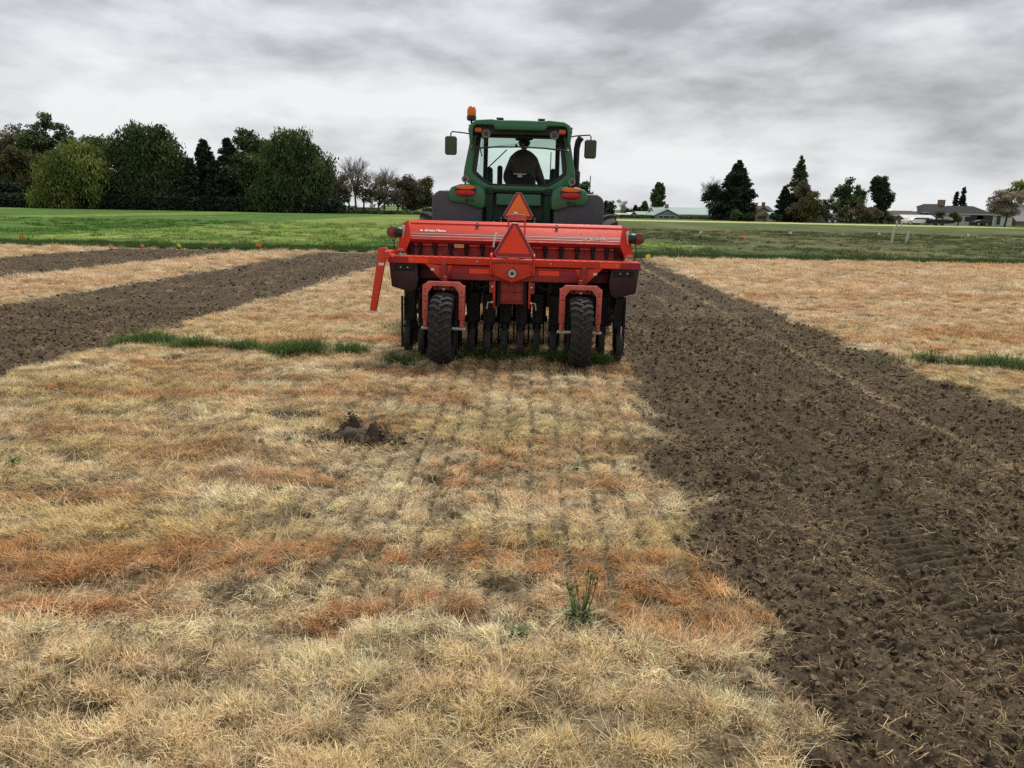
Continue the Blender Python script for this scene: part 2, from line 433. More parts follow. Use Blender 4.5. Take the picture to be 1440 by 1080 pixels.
def ground_h(x, y):
    sm = soil_mask(x, y)
    sod = (fbm(x * 2.3, y * 2.3, 101, 4) - 0.5) * 0.075 + (fbm(x * 10, y * 10, 103, 2) - 0.5) * 0.03
    sl, _ = slit_mask(x, y)
    sod = sod - 0.03 * sl - 0.03 * thin_mask(x, y) + (clump(x, y) - .5) * 0.035
    rid = 1 - np.abs(fbm(x * 7, y * 7, 111, 4) * 2 - 1)
    cl = (fbm(x * 2.5, y * 2.5, 113, 3) - 0.5) * 0.06 + (rid - 0.6) * 0.06 + (fbm(x * 24, y * 24, 115, 4, .65) - 0.5) * 0.07
    u = x - HEAD * y
    cl = cl + 0.021 * np.sin(2 * np.pi * u / 0.20) * sstep(0.25, 0.5, fbm(u * 2, y * 0.25, 117, 2))
    ins, bar = track_lug(x, y)
    cl = lerp(cl, -0.045 + 0.046 * bar + (fbm(x * 20, y * 20, 119, 2) - .5) * 0.014, ins * 0.95)
    sw = sstep(0.10, 0.02, np.abs(x - SEAM(y) - (vnoise(y * 1.5, y * 0, 121) - .5) * .05)) 
    cl = lerp(cl, cl * 0.4 - 0.02, sw * 0.7)
    h = lerp(sod, cl - 0.035, sm)
    far = sstep(EDGE - 0.4, EDGE + 0.3, y)
    grass = (fbm(x * 0.5, y * 0.5, 131, 3) - 0.5) * 0.12 - 0.02
    return lerp(h, grass, far)

def ground_color(x, y):
    sm = soil_mask(x, y)[..., None]
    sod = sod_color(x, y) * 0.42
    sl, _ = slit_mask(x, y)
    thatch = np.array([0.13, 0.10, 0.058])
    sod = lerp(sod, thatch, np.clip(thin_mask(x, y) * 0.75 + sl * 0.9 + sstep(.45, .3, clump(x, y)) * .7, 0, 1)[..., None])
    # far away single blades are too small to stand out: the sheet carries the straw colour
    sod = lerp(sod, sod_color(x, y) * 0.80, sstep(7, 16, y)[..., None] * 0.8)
    so = np.array([0.062, 0.045, 0.029]); so2 = np.array([0.098, 0.072, 0.045]); dk = np.array([0.038, 0.028, 0.019]); st = np.array([0.36, 0.27, 0.15])
    n = fbm(x * 5, y * 5, 141, 4)[..., None]; n2 = fbm(x * 30, y * 30, 143, 2)[..., None]
    u = x - HEAD * y
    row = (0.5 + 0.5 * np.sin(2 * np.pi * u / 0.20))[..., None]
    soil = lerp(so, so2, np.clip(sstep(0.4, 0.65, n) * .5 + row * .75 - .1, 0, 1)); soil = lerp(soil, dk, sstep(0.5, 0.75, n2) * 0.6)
    trash = sstep(0.52, 0.70, fbm(u * 3.0, y * 1.2, 145, 4) + 0.06 * np.sin(2 * np.pi * u / 0.5))
    soil = lerp(soil, st, (trash * 0.30 * sstep(5, 12, y))[..., None] * sstep(0.5, 0.62, fbm(x * 24, y * 14, 147, 3))[..., None])
    sw = sstep(0.09, 0.02, np.abs(x - SEAM(y)))[..., None] * (x > 0)[..., None]
    soil = lerp(soil, st * 0.95, sw * 0.6)
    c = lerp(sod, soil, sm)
    far = sstep(EDGE - 0.2, EDGE + 0.1, y + (fbm(x * 2, y * 2, 149, 2) - .5) * .6)[..., None]
    # a strip of worn grey sod along the right end of the field
    worn = (sstep(17.5, 20, y) * sstep(24.5, 22, y) * sstep(5, 7, x) * sstep(0.42, 0.6, fbm(x * .8, y * 1.6, 151, 3)))[..., None]
    c = lerp(c, np.array([0.21, 0.165, 0.12]), worn * 0.6 * (1 - sm))
    return lerp(c, field_color(x, y), far)

def grid_mesh(name, X, Y, Z, cols):
    nr, nc = X.shape
    co = np.stack([X, Y, Z], -1).reshape(-1, 3)
    idx = np.arange(nr * nc).reshape(nr, nc)
    q = np.stack([idx[:-1, :-1], idx[:-1, 1:], idx[1:, 1:], idx[1:, :-1]], -1).reshape(-1, 4)
    me = bpy.data.meshes.new(name)
    me.vertices.add(len(co)); me.vertices.foreach_set('co', co.ravel())
    me.loops.add(q.size); me.loops.foreach_set('vertex_index', q.ravel().astype(np.int32))
    me.polygons.add(len(q)); me.polygons.foreach_set('loop_start', np.arange(0, q.size, 4, dtype=np.int32))
    me.update(calc_edges=True); me.shade_smooth()
    a = me.color_attributes.new('tint', 'FLOAT_COLOR', 'POINT')
    cc_ = np.concatenate([cols.reshape(-1, 3), np.ones((len(co), 1))], 1)
    a.data.foreach_set('color', cc_.ravel().astype(np.float32))
    return me

def ground_material():
    m = bpy.data.materials.new('field_ground'); m.use_nodes = True; t = m.node_tree; b = t.nodes['Principled BSDF']
    at_ = t.nodes.new('ShaderNodeAttribute'); at_.attribute_name = 'tint'
    g = t.nodes.new('ShaderNodeNewGeometry')
    n = t.nodes.new('ShaderNodeTexNoise'); n.inputs['Scale'].default_value = 55; n.inputs['Detail'].default_value = 5
    t.links.new(g.outputs['Position'], n.inputs[0])
    n3 = t.nodes.new('ShaderNodeTexNoise'); n3.inputs['Scale'].default_value = 1.7; n3.inputs['Detail'].default_value = 8; n3.inputs['Roughness'].default_value = 0.7
    t.links.new(g.outputs['Position'], n3.inputs[0])
    f = ramp(t, n.outputs[0], [(0.3, (0.62,) * 3), (0.7, (1.35,) * 3)])
    f3 = ramp(t, n3.outputs[0], [(0.3, (0.72,) * 3), (0.7, (1.25,) * 3)])
    c = mixc(t, 1.0, at_.outputs['Color'], f, 'MULTIPLY'); c = mixc(t, 1.0, c, f3, 'MULTIPLY')
    t.links.new(c, b.inputs['Base Color'])
    b.inputs['Roughness'].default_value = 0.95; b.inputs['Specular IOR Level'].default_value = 0.15
    bn = t.nodes.new('ShaderNodeBump'); bn.inputs['Strength'].default_value = 0.7; bn.inputs['Distance'].default_value = 0.012
    t.links.new(n.outputs[0], bn.inputs['Height']); t.links.new(bn.outputs[0], b.inputs['Normal'])
    return m
GM = ground_material()

# near part of the ground: fine enough for clods, slits and tyre cleats
ys = [0.3]
while ys[-1] < 34: ys.append(ys[-1] + max(0.011, 0.0043 * ys[-1]))
ys = np.array(ys)
s_ = np.linspace(-1, 1, 720)
S, YY = np.meshgrid(s_, ys)
XX = S * (0.80 * YY + 1.2)
ZZ = ground_h(XX, YY)
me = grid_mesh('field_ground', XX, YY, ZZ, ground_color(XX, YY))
tag(link('field_ground', me, GM), 'field of dead straw coloured grass with dark tilled strips', kind='structure')
ring_x = XX[-1].copy()
# beyond it, one sheet of the same ground to the horizon and to both sides
ys2 = np.concatenate([[34.0], 34 + (np.geomspace(1, 3000, 260) - 1) * 1.0 + np.linspace(0.3, 1, 260)])
S2, Y2 = np.meshgrid(np.linspace(-1, 1, 420), ys2)
X2 = S2 * (0.95 * Y2 + 1.2 * 3)
Z2 = np.where(Y2 < 34.01, -0.10, ground_h(X2, Y2) * sstep(200, 60, Y2) - 0.02)
FM = GM.copy(); FM.name = 'living_grass_ground'
_t = FM.node_tree; _b = _t.nodes['Principled BSDF']; _c = _b.inputs['Base Color'].links[0].from_socket
_g = _t.nodes.new('ShaderNodeNewGeometry')
for _sc, _lo, _hi, _st in ((0.33, (.62, .66, .60), (1.5, 1.42, 1.2), (.5, 1, 1)), (1.6, (.66, .70, .62), (1.42, 1.36, 1.3), (.7, 1, 1)), (.06, (.8, .84, .8), (1.25, 1.2, 1.1), (.6, 1, 1))):
    _m = _t.nodes.new('ShaderNodeMapping'); _m.inputs['Scale'].default_value = _st; _t.links.new(_g.outputs['Position'], _m.inputs[0])
    _n = _t.nodes.new('ShaderNodeTexNoise'); _n.inputs['Scale'].default_value = _sc; _n.inputs['Detail'].default_value = 6; _n.inputs['Roughness'].default_value = .7
    _t.links.new(_m.outputs[0], _n.inputs[0]); _c = mixc(_t, 1.0, _c, ramp(_t, _n.outputs[0], [(.33, _lo), (.67, _hi)]), 'MULTIPLY')
_t.links.new(_c, _b.inputs['Base Color'])
me = grid_mesh('green_field', X2, Y2, Z2, field_color(X2, Y2))
tag(link('green_field', me, FM), 'green grass field reaching to the tree line', kind='structure')
# sides and behind the camera
mbg = MB().box((0, 0, -0.6), (9000, 9000, 0.7))
og = mbg.build('terrain', mat('distant_ground', (0.12, 0.14, 0.06), 0.95, var=0.3, vscale=0.02), None)
tag(og, 'flat farmland all around', kind='structure')

# ------------------------------------------------------------------ scattering helper (grass, straw, clods: nobody could count them)
HIDDEN = bpy.data.collections.new('scatter_sources')     # never linked to the scene
def blades(name, n, rad, lmin, lmax, wid, tilt0, curl, comb=None, seed=0, segs=3, curls=0.6):
    g = np.random.default_rng(seed)
    co = []; fa = []; sh = []
    for i in range(n):
        a0 = g.uniform(0, 2 * math.pi); r0 = rad * math.sqrt(g.uniform())
        p = Vector((r0 * math.cos(a0), r0 * math.sin(a0), -0.01 + 0.0 * g.uniform()))
        az = (comb + g.normal(0, 0.6)) if comb is not None else a0 + g.normal(0, 0.9)
        th = abs(g.normal(tilt0, 0.22)); k = g.normal(curl, curls * curl + .1)
        Ls = g.uniform(lmin, lmax); st = Ls / segs; w = wid * g.uniform(0.7, 1.3); tw = g.normal(0, 0.5)
        tone = float(np.clip(g.normal(1.0, 0.30), 0.40, 1.6))
        b0 = len(co)
        for s in range(segs + 1):
            d = Vector((math.cos(az) * math.sin(th), math.sin(az) * math.sin(th), math.cos(th)))
            side = Vector((-math.sin(az + tw), math.cos(az + tw), 0))
            ww = w * (1 - 0.75 * s / segs)
            co.append(p - side * ww / 2); co.append(p + side * ww / 2)
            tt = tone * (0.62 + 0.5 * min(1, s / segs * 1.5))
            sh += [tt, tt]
            p = p + d * st; th += k / segs; az += g.normal(0, 0.24); th += g.normal(0, .12)
        for s in range(segs):
            fa.append((b0 + 2 * s, b0 + 2 * s + 1, b0 + 2 * s + 3, b0 + 2 * s + 2))
    me = bpy.data.meshes.new(name); me.from_pydata(co, [], fa)
    a = me.attributes.new('shade', 'FLOAT', 'POINT'); a.data.foreach_set('value', np.array(sh, np.float32))
    me.shade_smooth()
    return me
def tint_material(name, rough=0.8, transl=0.25, spec=0.15):
    m = bpy.data.materials.new(name); m.use_nodes = True; t = m.node_tree; t.nodes.clear()
    a = t.nodes.new('ShaderNodeAttribute'); a.attribute_type = 'INSTANCER'; a.attribute_name = 'tint'
    s = t.nodes.new('ShaderNodeAttribute'); s.attribute_name = 'shade'
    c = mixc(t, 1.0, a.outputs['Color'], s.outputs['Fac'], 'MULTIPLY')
    p = t.nodes.new('ShaderNodeBsdfPrincipled'); p.inputs['Roughness'].default_value = rough; p.inputs['Specular IOR Level'].default_value = spec
    tr = t.nodes.new('ShaderNodeBsdfTranslucent'); ms = t.nodes.new('ShaderNodeMixShader'); ms.inputs[0].default_value = transl
    o = t.nodes.new('ShaderNodeOutputMaterial')
    t.links.new(c, p.inputs['Base Color']); t.links.new(c, tr.inputs[0])
    t.links.new(p.outputs[0], ms.inputs[1]); t.links.new(tr.outputs[0], ms.inputs[2]); t.links.new(ms.outputs[0], o.inputs[0])
    return m
BLADE = tint_material('grass_blade'); CLODM = tint_material('soil_clod', 0.95, 0.0, 0.1)

def scatter(name, pts, rots, scales, tints, sources, material, label):
    coll = bpy.data.collections.new(name + '_sources')
    for i, me in enumerate(sources):
        if not me.materials: me.materials.append(material)
        coll.objects.link(bpy.data.objects.new('source_%02d_%s' % (i, name), me))
    n = len(pts)
    me = bpy.data.meshes.new(name); me.vertices.add(n); me.vertices.foreach_set('co', np.asarray(pts, np.float32).ravel())
    for nm, ty, dat, key in (('rot', 'FLOAT_VECTOR', rots, 'vector'), ('scl', 'FLOAT_VECTOR', scales, 'vector')):
        me.attributes.new(nm, ty, 'POINT').data.foreach_set(key, np.asarray(dat, np.float32).ravel())
    me.attributes.new('tint', 'FLOAT_COLOR', 'POINT').data.foreach_set('color', np.concatenate([tints, np.ones((n, 1))], 1).astype(np.float32).ravel())
    me.attributes.new('pick', 'INT', 'POINT').data.foreach_set('value', np.random.default_rng(n).integers(0, len(sources), n).astype(np.int32))
    o = bpy.data.objects.new(name, me); C.objects.link(o)
    ng = bpy.data.node_groups.new(name, 'GeometryNodeTree')
    ng.interface.new_socket('Geometry', in_out='INPUT', socket_type='NodeSocketGeometry')
    ng.interface.new_socket('Geometry', in_out='OUTPUT', socket_type='NodeSocketGeometry')
    gi = ng.nodes.new('NodeGroupInput'); go = ng.nodes.new('NodeGroupOutput')
    ip = ng.nodes.new('GeometryNodeInstanceOnPoints'); ci = ng.nodes.new('GeometryNodeCollectionInfo')
    ci.inputs['Collection'].default_value = coll; ci.inputs['Separate Children'].default_value = True; ci.inputs['Reset Children'].default_value = True
    ip.inputs['Pick Instance'].default_value = True
    def na(nm, dt):
        q = ng.nodes.new('GeometryNodeInputNamedAttribute'); q.data_type = dt; q.inputs[0].default_value = nm; return q.outputs['Attribute']
    e2r = ng.nodes.new('FunctionNodeEulerToRotation'); ng.links.new(na('rot', 'FLOAT_VECTOR'), e2r.inputs[0])
    ng.links.new(gi.outputs[0], ip.inputs['Points']); ng.links.new(ci.outputs[0], ip.inputs['Instance'])
    ng.links.new(e2r.outputs[0], ip.inputs['Rotation']); ng.links.new(na('scl', 'FLOAT_VECTOR'), ip.inputs['Scale'])
    ng.links.new(na('pick', 'INT'), ip.inputs['Instance Index'])
    ng.links.new(ip.outputs[0], go.inputs[0])
    md = o.modifiers.new('scatter', 'NODES'); md.node_group = ng
    return tag(o, label, kind='stuff')

rng = np.random.default_rng(7)
def fan_points(y0, y1, dens, xf=0.74, xo=0.5):
    """uniform random points in the fan of ground between y0 and y1"""
    n = int(dens * (y1 - y0) * (xf * (y0 + y1) + 2 * xo))
    y = rng.uniform(y0, y1, n * 2); keep = rng.uniform(0, 1, n * 2) < (xf * y + xo) / (xf * y1 + xo); y = y[keep][:n]
    x = rng.uniform(-1, 1, len(y)) * (xf * y + xo)
    return x, y
# ------------------------------------------------------------------ dead grass, straw, clods
def vary(c, g, a=0.17, hue=0.02):
    k = 1 + g.normal(0, a, (len(c), 1)); h = 1 + g.normal(0, hue, (len(c), 3))
    return np.clip(c * k * h, 0.01, 0.86)
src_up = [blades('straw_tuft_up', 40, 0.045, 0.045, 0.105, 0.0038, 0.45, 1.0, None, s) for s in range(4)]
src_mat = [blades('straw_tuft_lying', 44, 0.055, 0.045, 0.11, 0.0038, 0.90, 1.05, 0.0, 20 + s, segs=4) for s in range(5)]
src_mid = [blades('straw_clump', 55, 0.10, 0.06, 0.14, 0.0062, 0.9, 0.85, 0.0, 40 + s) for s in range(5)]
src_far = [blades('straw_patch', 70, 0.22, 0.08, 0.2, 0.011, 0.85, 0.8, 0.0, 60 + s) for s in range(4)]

def sod_points(y0, y1, dens, slits=True):
    x, y = fan_points(y0, y1, dens)
    k = rng.uniform(0, 1, len(x)) > soil_mask(x, y) * 1.3 + 0.0
    k &= y < EDGE - 0.1
    t = thin_mask(x, y); k &= rng.uniform(0, 1, len(x)) > t * 0.92
    if slits:
        sl, d = slit_mask(x, y)
        inr = (np.abs(x - HEAD * (y - 8.6)) < 1.4) & (y > 3.1) & (y < 9.3)
        k &= (rng.uniform(0, 1, len(x)) > sstep(.043, .027, d) * 0.95 * sstep(.05, .40, vnoise(x * 2.5, y * 2.2, 307))) | ~inr
    cm = clump(x, y); k &= rng.uniform(0, 1, len(x)) < sstep(.22, .48, cm) + .04
    k &= ~(((x - MOUND[0]) / .30) ** 2 + ((y - MOUND[1]) / .17) ** 2 < 1)
    return x[k], y[k]
MOUND = (-1.16, 5.62)
def swirl(x, y):             # the way the dead grass lies: mostly sideways, in swirls
    a = fbm(x * 1.1, y * 1.6, 201, 3)
    base = np.where(vnoise(x * 1.7, y * 2.1, 205) > 0.5, 0.0, np.pi)
    return base + (a - 0.5) * 5.5
def put(name, x, y, src, s0, s1, label, lift=0.0, comb=True, flat=0.25, tints=None, hz=None, m=BLADE, tilt=0.12):
    n = len(x); z = (ground_h(x, y) if hz is None else hz) + lift
    rz = (swirl(x, y) + rng.normal(0, 0.45, n)) if comb else rng.uniform(0, 2 * np.pi, n)
    rot = np.stack([rng.normal(0, tilt, n), rng.normal(0, tilt, n), rz], 1)
    sc_ = rng.uniform(s0, s1, (n, 1)) * np.ones((1, 3)); sc_[:, 2] *= rng.uniform(1 - flat, 1 + flat, n)
    if 'dead' in name:
        sc_ *= (.60 + .75 * clump(x, y))[:, None]
        _, dd = slit_mask(x, y); inr = (np.abs(x - HEAD * (y - 8.6)) < 1.4) & (y > 3.1) & (y < 9.3)
        sc_ *= np.where(inr, .70 + .30 * sstep(.02, .07, dd), 1)[:, None]
    return scatter(name, np.stack([x, y, z], 1), rot, sc_, vary(sod_color(x, y), rng) if tints is None else tints, src, m, label)

x, y = sod_points(1.25, 4.2, 900)
up = np.clip(sstep(3.25, 2.75, y + (fbm(x * 2, y * 2, 211, 3) - .5) * 1.4), 0, 1) * 0.85 + 0.12
u_ = rng.uniform(0, 1, len(x)) < up
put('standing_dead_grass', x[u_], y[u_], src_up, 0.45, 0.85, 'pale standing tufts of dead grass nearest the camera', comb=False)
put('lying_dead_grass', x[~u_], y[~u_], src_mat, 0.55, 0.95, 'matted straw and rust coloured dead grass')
x, y = sod_points(4.2, 9.6, 480)
put('matted_dead_grass', x, y, src_mat, 0.6, 1.05, 'matted dead grass between the drilled slits')
x, y = sod_points(9.6, 17, 150, False)
put('distant_dead_grass', x, y, src_mid, 0.6, 0.95, 'dead grass sward beside the tilled strips', flat=0.35)
x, y = sod_points(17, 29.4, 42, False)
put('far_dead_grass', x, y, src_far, 0.5, 0.85, 'thin far sward of dead grass', flat=0.35)

# flattened grey brown thatch under it all
src_thatch = [blades('thatch', 30, 0.08, 0.03, 0.09, 0.0045, 1.3, 0.35, None, 140 + s) for s in range(4)]
x, y = fan_points(1.25, 9.6, 260); _, dd = slit_mask(x, y)
k = (rng.uniform(0, 1, len(x)) > soil_mask(x, y) * 1.1) & ((dd > .030) | (np.abs(x - HEAD * (y - 8.6)) > 1.4) | (y < 3.1)); x, y = x[k], y[k]
th = vary(lerp(np.array([0.22, 0.165, 0.09]), np.array([0.46, 0.35, 0.20]), rng.uniform(0, 1, (len(x), 1)) ** 1.4), rng, .2)
put('thatch', x, y, src_thatch, 0.6, 1.1, 'flattened grey brown thatch under the dead grass', lift=.004, comb=False, tints=th)

src_stem = [blades('broken_stems', 5, 0.09, 0.10, 0.22, 0.0034, 1.25, 0.12, None, 160 + s, segs=2) for s in range(5)]
x, y = sod_points(1.25, 7.5, 100)
th = vary(lerp(sod_color(x, y), np.array([0.80, 0.67, 0.46]), rng.uniform(0, 1, (len(x), 1)) * .8), rng, .15)
put('broken_stems', x, y, src_stem, 0.4, 0.85, 'broken pale stems lying across the dead grass', lift=.035, comb=False, tints=th)

# straw trash on the tilled soil
src_bits = [blades('straw_bits', 8, 0.07, 0.02, 0.085, 0.0034, 1.35, 0.3, None, 80 + s) for s in range(5)]
def soil_points(y0, y1, dens):
    x, y = fan_points(y0, y1, dens)
    k = rng.uniform(0, 1, len(x)) < soil_mask(x, y)
    return x[k], y[k]
def trash_tint(n):
    a = np.array([0.62, 0.47, 0.25]); b = np.array([0.20, 0.15, 0.085])
    return vary(lerp(a, b, rng.uniform(0, 1, (n, 1)) ** 0.7), rng, 0.2)
for nm, y0, y1, dn, s0, s1 in (('straw_trash', 1.4, 6, 800, .45, 1.3), ('straw_trash_beyond', 6, 14, 330, .6, 1.4), ('far_straw_trash', 14, 29, 55, 1.0, 1.8)):
    x, y = soil_points(y0, y1, dn)
    u = x - HEAD * y
    w = (0.15 + 0.55 * (.5 + .5 * np.sin(2 * np.pi * u / .2 + 1.0)) ** 2) + 0.9 * sstep(0.5, 0.68, fbm(u * 3.0, y * 1.2, 145, 4) + 0.06 * np.sin(2 * np.pi * u / 0.5)) + 1.0 * sstep(.12, .03, np.abs(x - SEAM(y)))
    ins, _ = track_lug(x, y); w = w * (1 - 0.75 * ins)
    k = rng.uniform(0, 1.2, len(x)) < w; x, y = x[k], y[k]
    put(nm, x, y, src_bits, s0, s1, 'bits of straw lying on the tilled soil', lift=0.006, comb=False, tints=trash_tint(len(x)))

# soil clods
def clod(seed):
    bmx = bmesh.new(); bmesh.ops.create_icosphere(bmx, subdivisions=2, radius=1.0)
    g = random.Random(seed); o = [g.uniform(0, 50) for _ in range(3)]
    from mathutils import noise
    for v in bmx.verts:
        d = v.co.normalized()
        k = 0.75 + 0.5 * noise.noise(d * 1.3 + Vector(o)) + 0.3 * noise.noise(d * 3.1 + Vector(o))
        v.co = Vector((d.x * k, d.y * k * 0.85, d.z * k * 0.5))
    me = bpy.data.meshes.new('clod'); bmx.to_mesh(me); bmx.free()
    a = me.attributes.new('shade', 'FLOAT', 'POINT'); a.data.foreach_set('value', np.random.default_rng(seed).uniform(.8, 1.2, len(me.vertices)).astype(np.float32))
    me.set_sharp_from_angle(angle=R(40))
    return me
src_clod = [clod(s) for s in range(6)]
def clod_scatter(nm, x, y, s0, s1, label, lift=0.0):
    n = len(x); z = ground_h(x, y) + lift
    s = s0 + (s1 - s0) * rng.uniform(0, 1, n) ** 4
    base = lerp(np.array([0.072, 0.050, 0.029]), np.array([0.175, 0.126, 0.074]), rng.uniform(0, 1, (n, 1)) ** 1.5)
    scatter(nm, np.stack([x, y, z], 1), rng.uniform(0, 6.28, (n, 3)) * np.array([[.15, .15, 1]]), s[:, None] * np.ones((1, 3)), vary(base, rng, .15, .03), src_clod, CLODM, label)
x, y = soil_points(1.4, 6, 2300); ins, _ = track_lug(x, y); k = rng.uniform(0, 1, len(x)) > ins * .9
clod_scatter('soil_clods', x[k], y[k], .003, .029, 'crumbly dark soil clods on the tilled strip')
x, y = soil_points(6, 13, 700); clod_scatter('soil_clods_beyond', x, y, .008, .036, 'dark soil clods further along the strips')
x, y = soil_points(13, 29, 75); clod_scatter('far_soil_clods', x, y, .014, .05, 'dark soil clods at the far ends of the strips')

# living grass: dark border behind the straw, low sward beyond it, and the green band that crosses the straw
src_green = [blades('green_tuft', 55, 0.10, 0.06, 0.16, 0.006, 0.45, 0.9, None, 100 + s) for s in range(4)]
src_gfar = [blades('green_patch', 60, 0.30, 0.05, 0.15, 0.02, 0.5, 0.8, None, 110 + s) for s in range(4)]
def gcol(x, y, k=1.0): return vary(field_color(x, y) * k, rng, 0.18, 0.06)
x, y = fan_points(29.2, 32.6, 42); k = rng.uniform(0, 1, len(x)) < sstep(29.0, 29.7, y + (vnoise(x * 1.3, y, 5) - .5) * .8); x, y = x[k], y[k]
k = ~((y > 31.9) & (y < 33.3) & (x > 2)); x, y = x[k], y[k]
put('border_grass', x, y, src_green, 0.9, 1.7, 'dark green grass along the far edge of the straw', comb=False, tints=gcol(x, y, 1.15))
x, y = fan_points(32.6, 75, 2.2); k = ~((y < 33.5) & (x > 2)); x, y = x[k], y[k]
k = fbm(x * .35, y * .35, 231, 3) > .42; x, y = x[k], y[k]
put('field_grass', x, y, src_gfar, 0.6, 1.5, 'uneven tufts of living grass in the field beyond', comb=False, tints=vary(field_color(x, y) * 1.75, rng, .3, .08), hz=np.where(y < 34, ground_h(x, y), ground_h(x, y) - .02), flat=.2)
# pale seed heads and petals dotted over the living grass
src_dot = [blades('petals', 5, .05, .05, .12, .03, .6, .3, None, 150 + s) for s in range(2)]
x, y = fan_points(33, 80, .05)
put('pale_blossoms', x, y, src_dot, .6, 1.3, 'pale little blossoms dotted over the living grass', comb=False, tints=vary(np.array([[.75, .74, .6]]) * np.ones((len(x), 1)), rng, .1), hz=np.zeros(len(x)))
bx, by = [], []
for cx_, cy_, sx_, sy_, n in [(-4.6, 9.55, .32, .16, 100), (-3.95, 9.35, .20, .07, 30), (-3.3, 9.25, .24, .06, 34), (-2.6, 9.1, .28, .13, 90), (-1.95, 9.1, .15, .11, 40),
                              (-.4, 8.95, .25, .1, 26), (.2, 9.0, .25, .1, 22), (.5, 8.75, .12, .07, 18), (1.0, 8.75, .12, .08, 22), (-1.3, 8.6, .15, .07, 10),
                              (5.9, 9.05, .25, .10, 70), (6.5, 8.95, .3, .07, 60), (7.2, 8.9, .4, .07, 50), (5.0, 9.2, .3, .08, 14), (5.45, 9.1, .12, .05, 14)]:
    bx.append(rng.normal(cx_, sx_ * .62, n)); by.append(rng.normal(cy_, sy_ * .62, n))
x = np.concatenate(bx); y = np.concatenate(by)
gt = vary(np.array([[0.085, 0.135, 0.040]]) * np.ones((len(x), 1)) * (0.75 + 0.7 * rng.uniform(0, 1, (len(x), 1))), rng, .15)
put('green_grass_band', x, y, src_green, 0.6, 1.35, 'band of living green grass crossing the dead straw', comb=False, tints=gt)
# sparse living shoots in the straw
x, y = sod_points(1.8, 9, 9, False); k = fbm(x * 1.5, y * 1.5, 221, 3) > 0.52; x, y = x[k], y[k]
gt = vary(lerp(np.array([0.11, 0.13, 0.05]), np.array([0.17, 0.165, 0.08]), rng.uniform(0, 1, (len(x), 1))), rng, .15)
put('green_shoots', x, y, src_up, 0.45, 0.8, 'scattered dull green shoots in the straw', comb=False, tints=gt)

# pressed mounds of soil
def hump(name, cx_, cy_, rx, ry, h, label, seed, parts_=0, mt=None, cat='mound', group=None, spikes=0.5):
    n = 46
    yy, xx = np.meshgrid(np.linspace(-1.3, 1.3, n), np.linspace(-1.3, 1.3, n), indexing='ij')
    r = np.sqrt(xx ** 2 + yy ** 2) + (fbm(xx * 2.5 + seed, yy * 2.5, seed, 3) - .5) * 0.9
    z = h * sstep(1.15, 0.05, r) ** 1.3 * (0.65 + spikes * fbm(xx * 2.6 + seed * 3, yy * 2.6, seed + 1, 3)) + (fbm(xx * 9, yy * 9, seed + 2, 2) - .5) * min(h, .08) * 0.35
    z = z - 0.05 * sstep(0.9, 1.25, np.sqrt(xx ** 2 + yy ** 2))
    X_ = cx_ + xx * rx; Y_ = cy_ + yy * ry
    cols = np.array([0.085, 0.066, 0.05]) * (0.6 + 0.8 * fbm(xx * 6, yy * 6, seed + 4, 3))[..., None]
    me = grid_mesh(name, X_, Y_, z + ground_h(X_, Y_).mean(), cols)
    o = link(name, me, mt or GM)
    return tag(o, label, cat, group)
hump('soil_mound', -1.20, 5.62, .32, .18, .12, 'dark crumbly mound of dug soil in the straw behind the drill', 5)
hump('soil_heap', -1.24, 5.74, .13, .10, .27, 'steep small soil heap rising at the back of the dug mound', 9, spikes=.25)
hump('soil_lump', -1.03, 5.57, .13, .09, .17, 'rounded soil lump at the foot of the dug mound', 14)
hump('flat_molehill', -1.93, 6.25, .15, .10, .045, 'low greyish molehill left of the dug soil mound', 21, group='low molehills in the straw')
hump('flat_molehill', 0.18, 5.92, .06, .05, .035, 'small dark molehill right behind the drill centre', 27, group='low molehills in the straw')
hump('flat_molehill', -1.44, 4.52, .045, .035, .04, 'tiny dark molehill nearer than the dug mound', 33, group='low molehills in the straw')
g = np.random.default_rng(3)
x = g.normal(-1.2, .22, 900); y = g.normal(5.63, .12, 900)
up_ = np.zeros(900)
for cx_, cy_, rx, ry, h in ((-1.20, 5.62, .32, .18, .12), (-1.24, 5.74, .13, .10, .27), (-1.03, 5.57, .13, .09, .17)):
    r = np.sqrt(((x - cx_) / rx) ** 2 + ((y - cy_) / ry) ** 2)
    up_ = np.maximum(up_, h * .85 * sstep(1.15, .05, r) ** 1.3)
clod_scatter('mound_crumbs', x, y, .010, .042, 'crumbs of soil on and round the dug mound', lift=up_ + .004)

